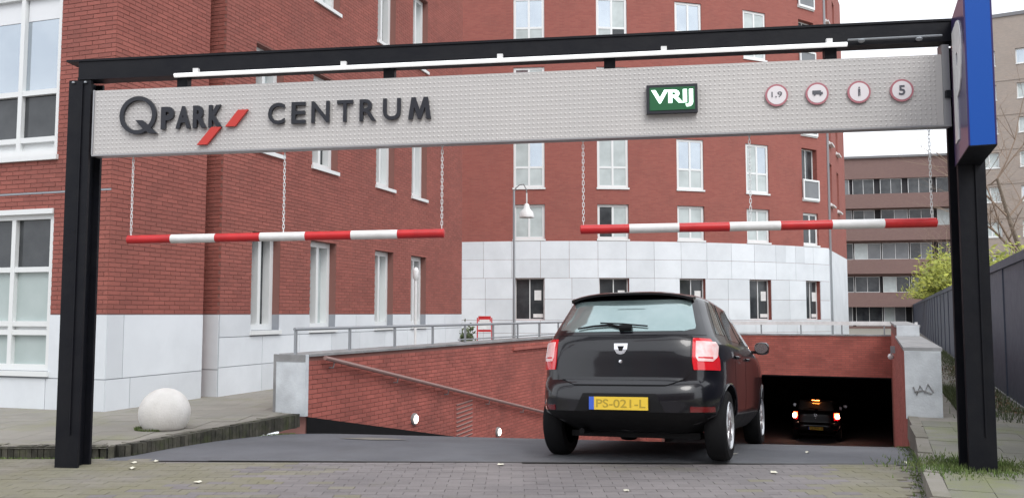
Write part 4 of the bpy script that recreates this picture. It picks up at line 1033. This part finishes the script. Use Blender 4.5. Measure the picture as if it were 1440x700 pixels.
def car(nm, label, origin, heading, pitch, roll, scale, lit=False, cat='car'):
    root = bpy.data.objects.new(nm, None); col.objects.link(root); tag(root, label, cat)
    root.location = origin; root.scale = (scale,) * 3
    root.rotation_euler = (Matrix.Rotation(R(90 - heading), 4, 'Z') @ Matrix.Rotation(R(pitch), 4, 'Y') @ Matrix.Rotation(R(roll), 4, 'X')).to_euler()
    bo = bpy.data.objects.new('body', car_meshes()['body']); col.objects.link(bo); bo.parent = root
    # lower bumper and plate recess
    g = MB(); patch(g, (.26, .435), cy(-.70), cy(.70), .006, 30, 8); bmp = part('bumper', g, M['plastic'], root)
    g = MB(); patch(g, (.435, .59), lambda z: t_of_y(z, -.40 + .5 * (z - .435)), lambda z: t_of_y(z, .40 - .5 * (z - .435)), .003, 16, 4); part('plate_recess', g, M['plastic'], root)
    X = .0
    g = MB(); fx = lambda y, z, d: (-.012 - d, y, z)
    g.box(-.26, .26, .450, .560, -.01, .006, fx); np_ = part('number_plate', g, M['numplate'], root, False)
    g = MB(); g.box(.215, .26, .450, .560, .0065, .008, fx); part('country_strip', g, M['numblue'], np_, False)
    g = MB(); put_text(g, 'PS-021-L', lambda y, z, d: fx(-y, z, d), -.195, .24, .470, .540, .0065, .008, .01); part('plate_text', g, M['numtext'], np_, False)
    # tailgate with rounded lower corners
    hw = lambda z: .598 - .20 * (max(0, .79 - z) / .135) ** 2.2
    g = MB(); patch(g, (.652, 1.09), lambda z: t_of_y(z, -hw(z) - .006), lambda z: t_of_y(z, hw(z) + .006), .0015, 24, 22); part('tailgate_seam', g, M['plastic'], root)
    g = MB(); patch(g, (.660, 1.085), lambda z: t_of_y(z, -hw(z)), lambda z: t_of_y(z, hw(z)), .009, 24, 22); part('tailgate', g, M['paint'], root)
    # rear window, black border and glass
    g = MB(); patch(g, (1.10, 1.435), lambda z: t_of_y(z, -.71 + (z - 1.10) * .36), lambda z: t_of_y(z, .71 - (z - 1.10) * .36), .0035, 20, 8); rwn = part('rear_window', g, M['paint'], root)
    def gz_(z, s):   # rounded lower corners
        k = max(0, (1.165 - z) / .035); return s * (.635 - (z - 1.13) * .30 - .10 * (min(1, k) ** 2))
    g = MB(); patch(g, (1.13, 1.43), lambda z: t_of_y(z, gz_(z, -1)), lambda z: t_of_y(z, gz_(z, 1)), .006, 20, 12); part('glass', g, M['rearglass'], rwn)
    # wiper
    g = MB(); q = lambda y, z: tuple(surf(z, t_of_y(z, y), .022))
    g.tube([q(-.02, 1.15), q(.12, 1.18), q(.28, 1.17), q(.42, 1.15)], [.014, .011, .009, .007], 6); g.tube([q(-.08, 1.155), q(.03, 1.15)], .030, 8); g.tube([q(.22, 1.20), q(.02, 1.19), q(-.22, 1.165)], .007, 5)
    part('wiper', g, M['black'], root)
    # spoiler
    g = MB(); sp_ = []
    for k in range(13):
        y = -.575 + 1.15 * k / 12; e = 1 - (abs(y) / .62) ** 6; xo = .385 + .10 * (abs(y) / .6) ** 3; zt = 1.512 - .055 * abs(y / .6) ** 3
        sp_.append([(xo, y, zt - .030 - .01 * (1 - e)), (xo - .008, y, zt - .012), (xo + .03, y, zt), (.62, y, zt + .006 * e), (.62, y, zt - .05)])
    for a in sp_: g.V += a
    for k in range(12):
        for j in range(5): q = k * 5; g.F.append((q + j, q + (j + 1) % 5, q + 5 + (j + 1) % 5, q + 5 + j))
    g.F += [(0, 1, 2, 3, 4), tuple(12 * 5 + j for j in (4, 3, 2, 1, 0))]; spl = part('spoiler', g, M['paint'], root, True, 50)
    g = MB(); g.box(.338, .345, -.13, .13, 1.480, 1.492, None); part('third_brake_light', g, M['brakeorange'] if lit else M['plastic'], spl, False)
    # tail lights
    for sd in (-1, 1):
        ta = lambda z: t_of_y(z, sd * (.612 + .04 * max(0, (.87 - z)) * 4)); tb2 = lambda z: t_of_x(z, .41 - .35 * max(0, z - .88), sd)
        g = MB(); patch(g, (.795, 1.065), ta, tb2, .012, 14, 8); tl_ = part('tail_light', g, M['tail_red'], root)
        g = MB(); patch(g, (.870, 1.040), lambda z: t_of_y(z, sd * (.635 + .02 * max(0, (.905 - z) / .035))), lambda z: t_of_y(z, sd * (.785 - .03 * max(0, (.91 - z) / .04) - .02 * max(0, (z - 1.01) / .03))), .017, 8, 9); part('lamp_core', g, M['brakered'] if lit else M['tail_pale'], tl_)
        if lit:
            g = MB(); c = surf(.92, t_of_y(.92, sd * .72), .02); g.lathe([(.001, -.085), (.06, -.06), (.085, 0), (.06, .06), (.001, .085)], c, 14); part('bulb', g, M['brakecore'], tl_)
        else:
            g = MB(); patch(g, (.895, .905), lambda z: t_of_y(z, sd * .655), lambda z: t_of_y(z, sd * .755), .0185, 6, 1); part('lamp_divider', g, M['tail_red'], tl_)
        g = MB(); patch(g, (.44, .485), lambda z: t_of_y(z, sd * .60), lambda z: t_of_y(z, sd * .77), .008, 6, 2); part('reflector', g, M['reflector'], root)
        # side windows
        zb = lambda x: 1.055 + .028 * (2.9 - x) * .6
        for (x0, x1, xt0, xt1, n2) in ((.50, .86, .78, 1.0, 'quarter_window'), (.93, 1.62, 1.06, 1.60, 'rear_door_window'), (1.70, 2.72, 1.67, 2.25, 'front_door_window')):
            g = MB(); patch(g, (1.12 if x0 < .9 else 1.085, 1.43), lambda z: t_of_x(z, x0 + (xt0 - x0) * (z - 1.08) / .35, sd), lambda z: t_of_x(z, x1 + (xt1 - x1) * (z - 1.08) / .35, sd), .004, 10, 8); part(n2, g, M['sideglass'], root)
        # door seams and handles
        g = MB()
        for xx in (.98, 1.68, 2.78): patch(g, (.36, 1.07), lambda z: t_of_x(z, xx, sd), lambda z: t_of_x(z, xx + .008, sd), .0012, 1, 8)
        part('door_seam', g, M['plastic'], root)
        for xx in (1.08, 1.84):
            c = surf(.93, t_of_x(.93, xx, sd), .02); g = MB(); g.tube([(xx - .09, c.y - sd * .018, .93), (xx - .07, c.y, .93), (xx + .07, c.y, .93), (xx + .09, c.y - sd * .018, .93)], .014, 6); part('door_handle', g, M['paint'], root)
        g = MB(); patch(g, (.24, .40), lambda z: t_of_x(z, 1.10, sd), lambda z: t_of_x(z, 2.90, sd), .006, 20, 3); part('sill', g, M['plastic'], root)
        # wheel arch lip
        for xw in (.70, 3.29):
            pts = []; g = MB()
            for k in range(17):
                a = R(-8 + 196 * k / 16); z = .315 + .368 * math.sin(a); x = xw + .368 * math.cos(a); z = max(z, .20); p = surf(z, t_of_x(z, x, sd), .004); pts.append(p)
            g.tube(pts, .010, 5); part('arch_trim', g, M['paint'], root)
        # mirror
        g = MB(); c = Vector((2.70, sd * .93, 1.085)); prof = [(-.07, .070, .06), (-.05, .078, .070), (0, .080, .072), (.05, .07, .06), (.09, .03, .03)]; n = 12; i0 = 0
        for (dx, hw, hh) in prof:
            for j in range(n): a = 2 * math.pi * j / n; g.V.append((c.x + dx, c.y + hw * math.copysign(abs(math.cos(a)) ** .7, math.cos(a)), c.z + hh * math.copysign(abs(math.sin(a)) ** .7, math.sin(a))))
        for k in range(len(prof) - 1):
            for j in range(n): q = k * n; g.F.append((q + j, q + (j + 1) % n, q + n + (j + 1) % n, q + n + j))
        g.F += [tuple(range(n)), tuple((len(prof) - 1) * n + j for j in range(n))]; g.box(2.68, 2.74, min(sd * .80, sd * .87), max(sd * .80, sd * .87), 1.03, 1.06, None); mi_ = part('mirror', g, M['paint'], root)
        g = MB(); g.V = [(c.x - .074, c.y + .056 * math.cos(2 * math.pi * j / 12) * 1.25, c.z + .058 * math.sin(2 * math.pi * j / 12)) for j in range(12)]; g.F = [tuple(range(12))]; part('mirror_glass', g, M['chrome'], mi_, False)
        # wheels
        for xw in (.70, 3.29):
            yo, yi = .845, .655
            g = MB(); pr = [(.20, yi), (.285, yi), (.308, yi + .025), (.315, yi + .06), (.315, yo - .055), (.308, yo - .02), (.285, yo - .002), (.215, yo - .004), (.208, yo - .03), (.19, yo - .06), (.001, yo - .07)]
            g.lathe([(r_, sd * h2) for r_, h2 in pr], (xw, 0, .315), 40, 'Y'); wh = part('wheel', g, M['black'], root, True, 35)
            g = MB(); pr = [(.212, yo - .006), (.205, yo + .002), (.195, yo - .008), (.188, yo - .03)]; g.lathe([(r_, sd * h2) for r_, h2 in pr], (xw, 0, .315), 40, 'Y')
            for k in range(9):
                a = 2 * math.pi * k / 9; ca, sa = math.cos(a), math.sin(a); y0, y1 = sd * (yo - .03), sd * (yo - .008)
                def sp2(r_, w_, y): return [(xw + r_ * ca - w_ * sa, y, .315 + r_ * sa + w_ * ca), (xw + r_ * ca + w_ * sa, y, .315 + r_ * sa - w_ * ca)]
                i = len(g.V); g.V += sp2(.04, .022, y1) + sp2(.195, .016, y1 - sd * .004) + sp2(.04, .028, y0) + sp2(.195, .022, y0); g.F += [(i, i + 1, i + 3, i + 2), (i, i + 2, i + 6, i + 4), (i + 1, i + 5, i + 7, i + 3)]
            g.lathe([(.001, sd * (yo - .002)), (.045, sd * (yo - .004)), (.055, sd * (yo - .02))], (xw, 0, .315), 16, 'Y'); part('rim', g, M['rim'], wh, True, 30)
    # badge and lettering
    pz = lambda z, y: surf(z, t_of_y(z, y), .0)
    fy = lambda y, z, d: (surf(z, t_of_y(z, -y), d + .002))
    g = MB(); sh = [(-.062, .045), (.062, .045), (.058, -.005), (.034, -.040), (0, -.050), (-.034, -.040), (-.058, -.005)]; n = 7; ze = .975
    g.V = [tuple(fy(x, ze + z, 0)) for x, z in sh] + [tuple(fy(x, ze + z, .012)) for x, z in sh]; g.F = [tuple(range(n)), tuple(n + j for j in range(n))] + [(j, (j + 1) % n, n + (j + 1) % n, n + j) for j in range(n)]; em = part('emblem', g, M['chrome'], root, False)
    g = MB(); v = [(-.030, .022), (.030, .022), (.014, -.018), (-.014, -.018)]; g.V = [tuple(fy(x, ze + z, .0135)) for x, z in v]; g.F = [(0, 1, 2, 3)]; part('emblem_mark', g, M['plastic'], em, False)
    g = MB(); put_text(g, 'SANDERO', fy, -.52, -.30, .950, .976, .0, .004, .02, 1.15); part('lettering', g, M['chrome'], root, False)
    g = MB(); g.lathe([(.001, 0), (.016, 0), (.016, .006), (.001, .008)], (0, 0, 0), 12); g.V = [tuple(Vector((.085 - v[2], v[0] + 0, v[1] + .865))) for v in g.V]; part('lock', g, M['chrome'], root, False)
    # bumper underside and exhaust
    g = MB(); g.box(.55, 3.7, -.60, .60, .19, .245, None); part('floor_pan', g, M['plastic'], root, False)
    g = MB(); g.tube([(.28, .42, .25), (.9, .42, .24)], .025, 10); part('exhaust', g, M['plastic'], root)
    return root
def place(rear_right, heading, roll, scale, nm, label, lit, pitch=None, zoff=0):
    h = R(heading); hv = Vector((math.sin(h), math.cos(h), 0)); rv = Vector((math.cos(h), -math.sin(h), 0))
    P = Vector((*rear_right, 0)) - hv * .70 * scale + rv * -.74 * scale
    ra = P + hv * .70 * scale; fa = P + hv * 3.29 * scale
    zr_ = floor_z(ra.x, ra.y) + .006; zf = floor_z(fa.x, fa.y) + .006
    pt_ = math.degrees(math.atan2(zr_ - zf, 2.59 * scale)) if pitch is None else pitch
    z0 = zr_ + math.sin(R(pt_)) * .70 * scale
    return car(nm, label, (P.x, P.y, z0 + zoff), heading, pt_, roll, scale, lit)
place((1.965, 8.33), 22, -1.2, 1.055, 'hatchback_car', 'black hatchback with yellow number plate driving down the ramp under the portal', False)
place((11.55, 31.1), 22.9, 0, .96, 'hatchback_car', 'dark car with glowing red brake lights inside the garage', True)
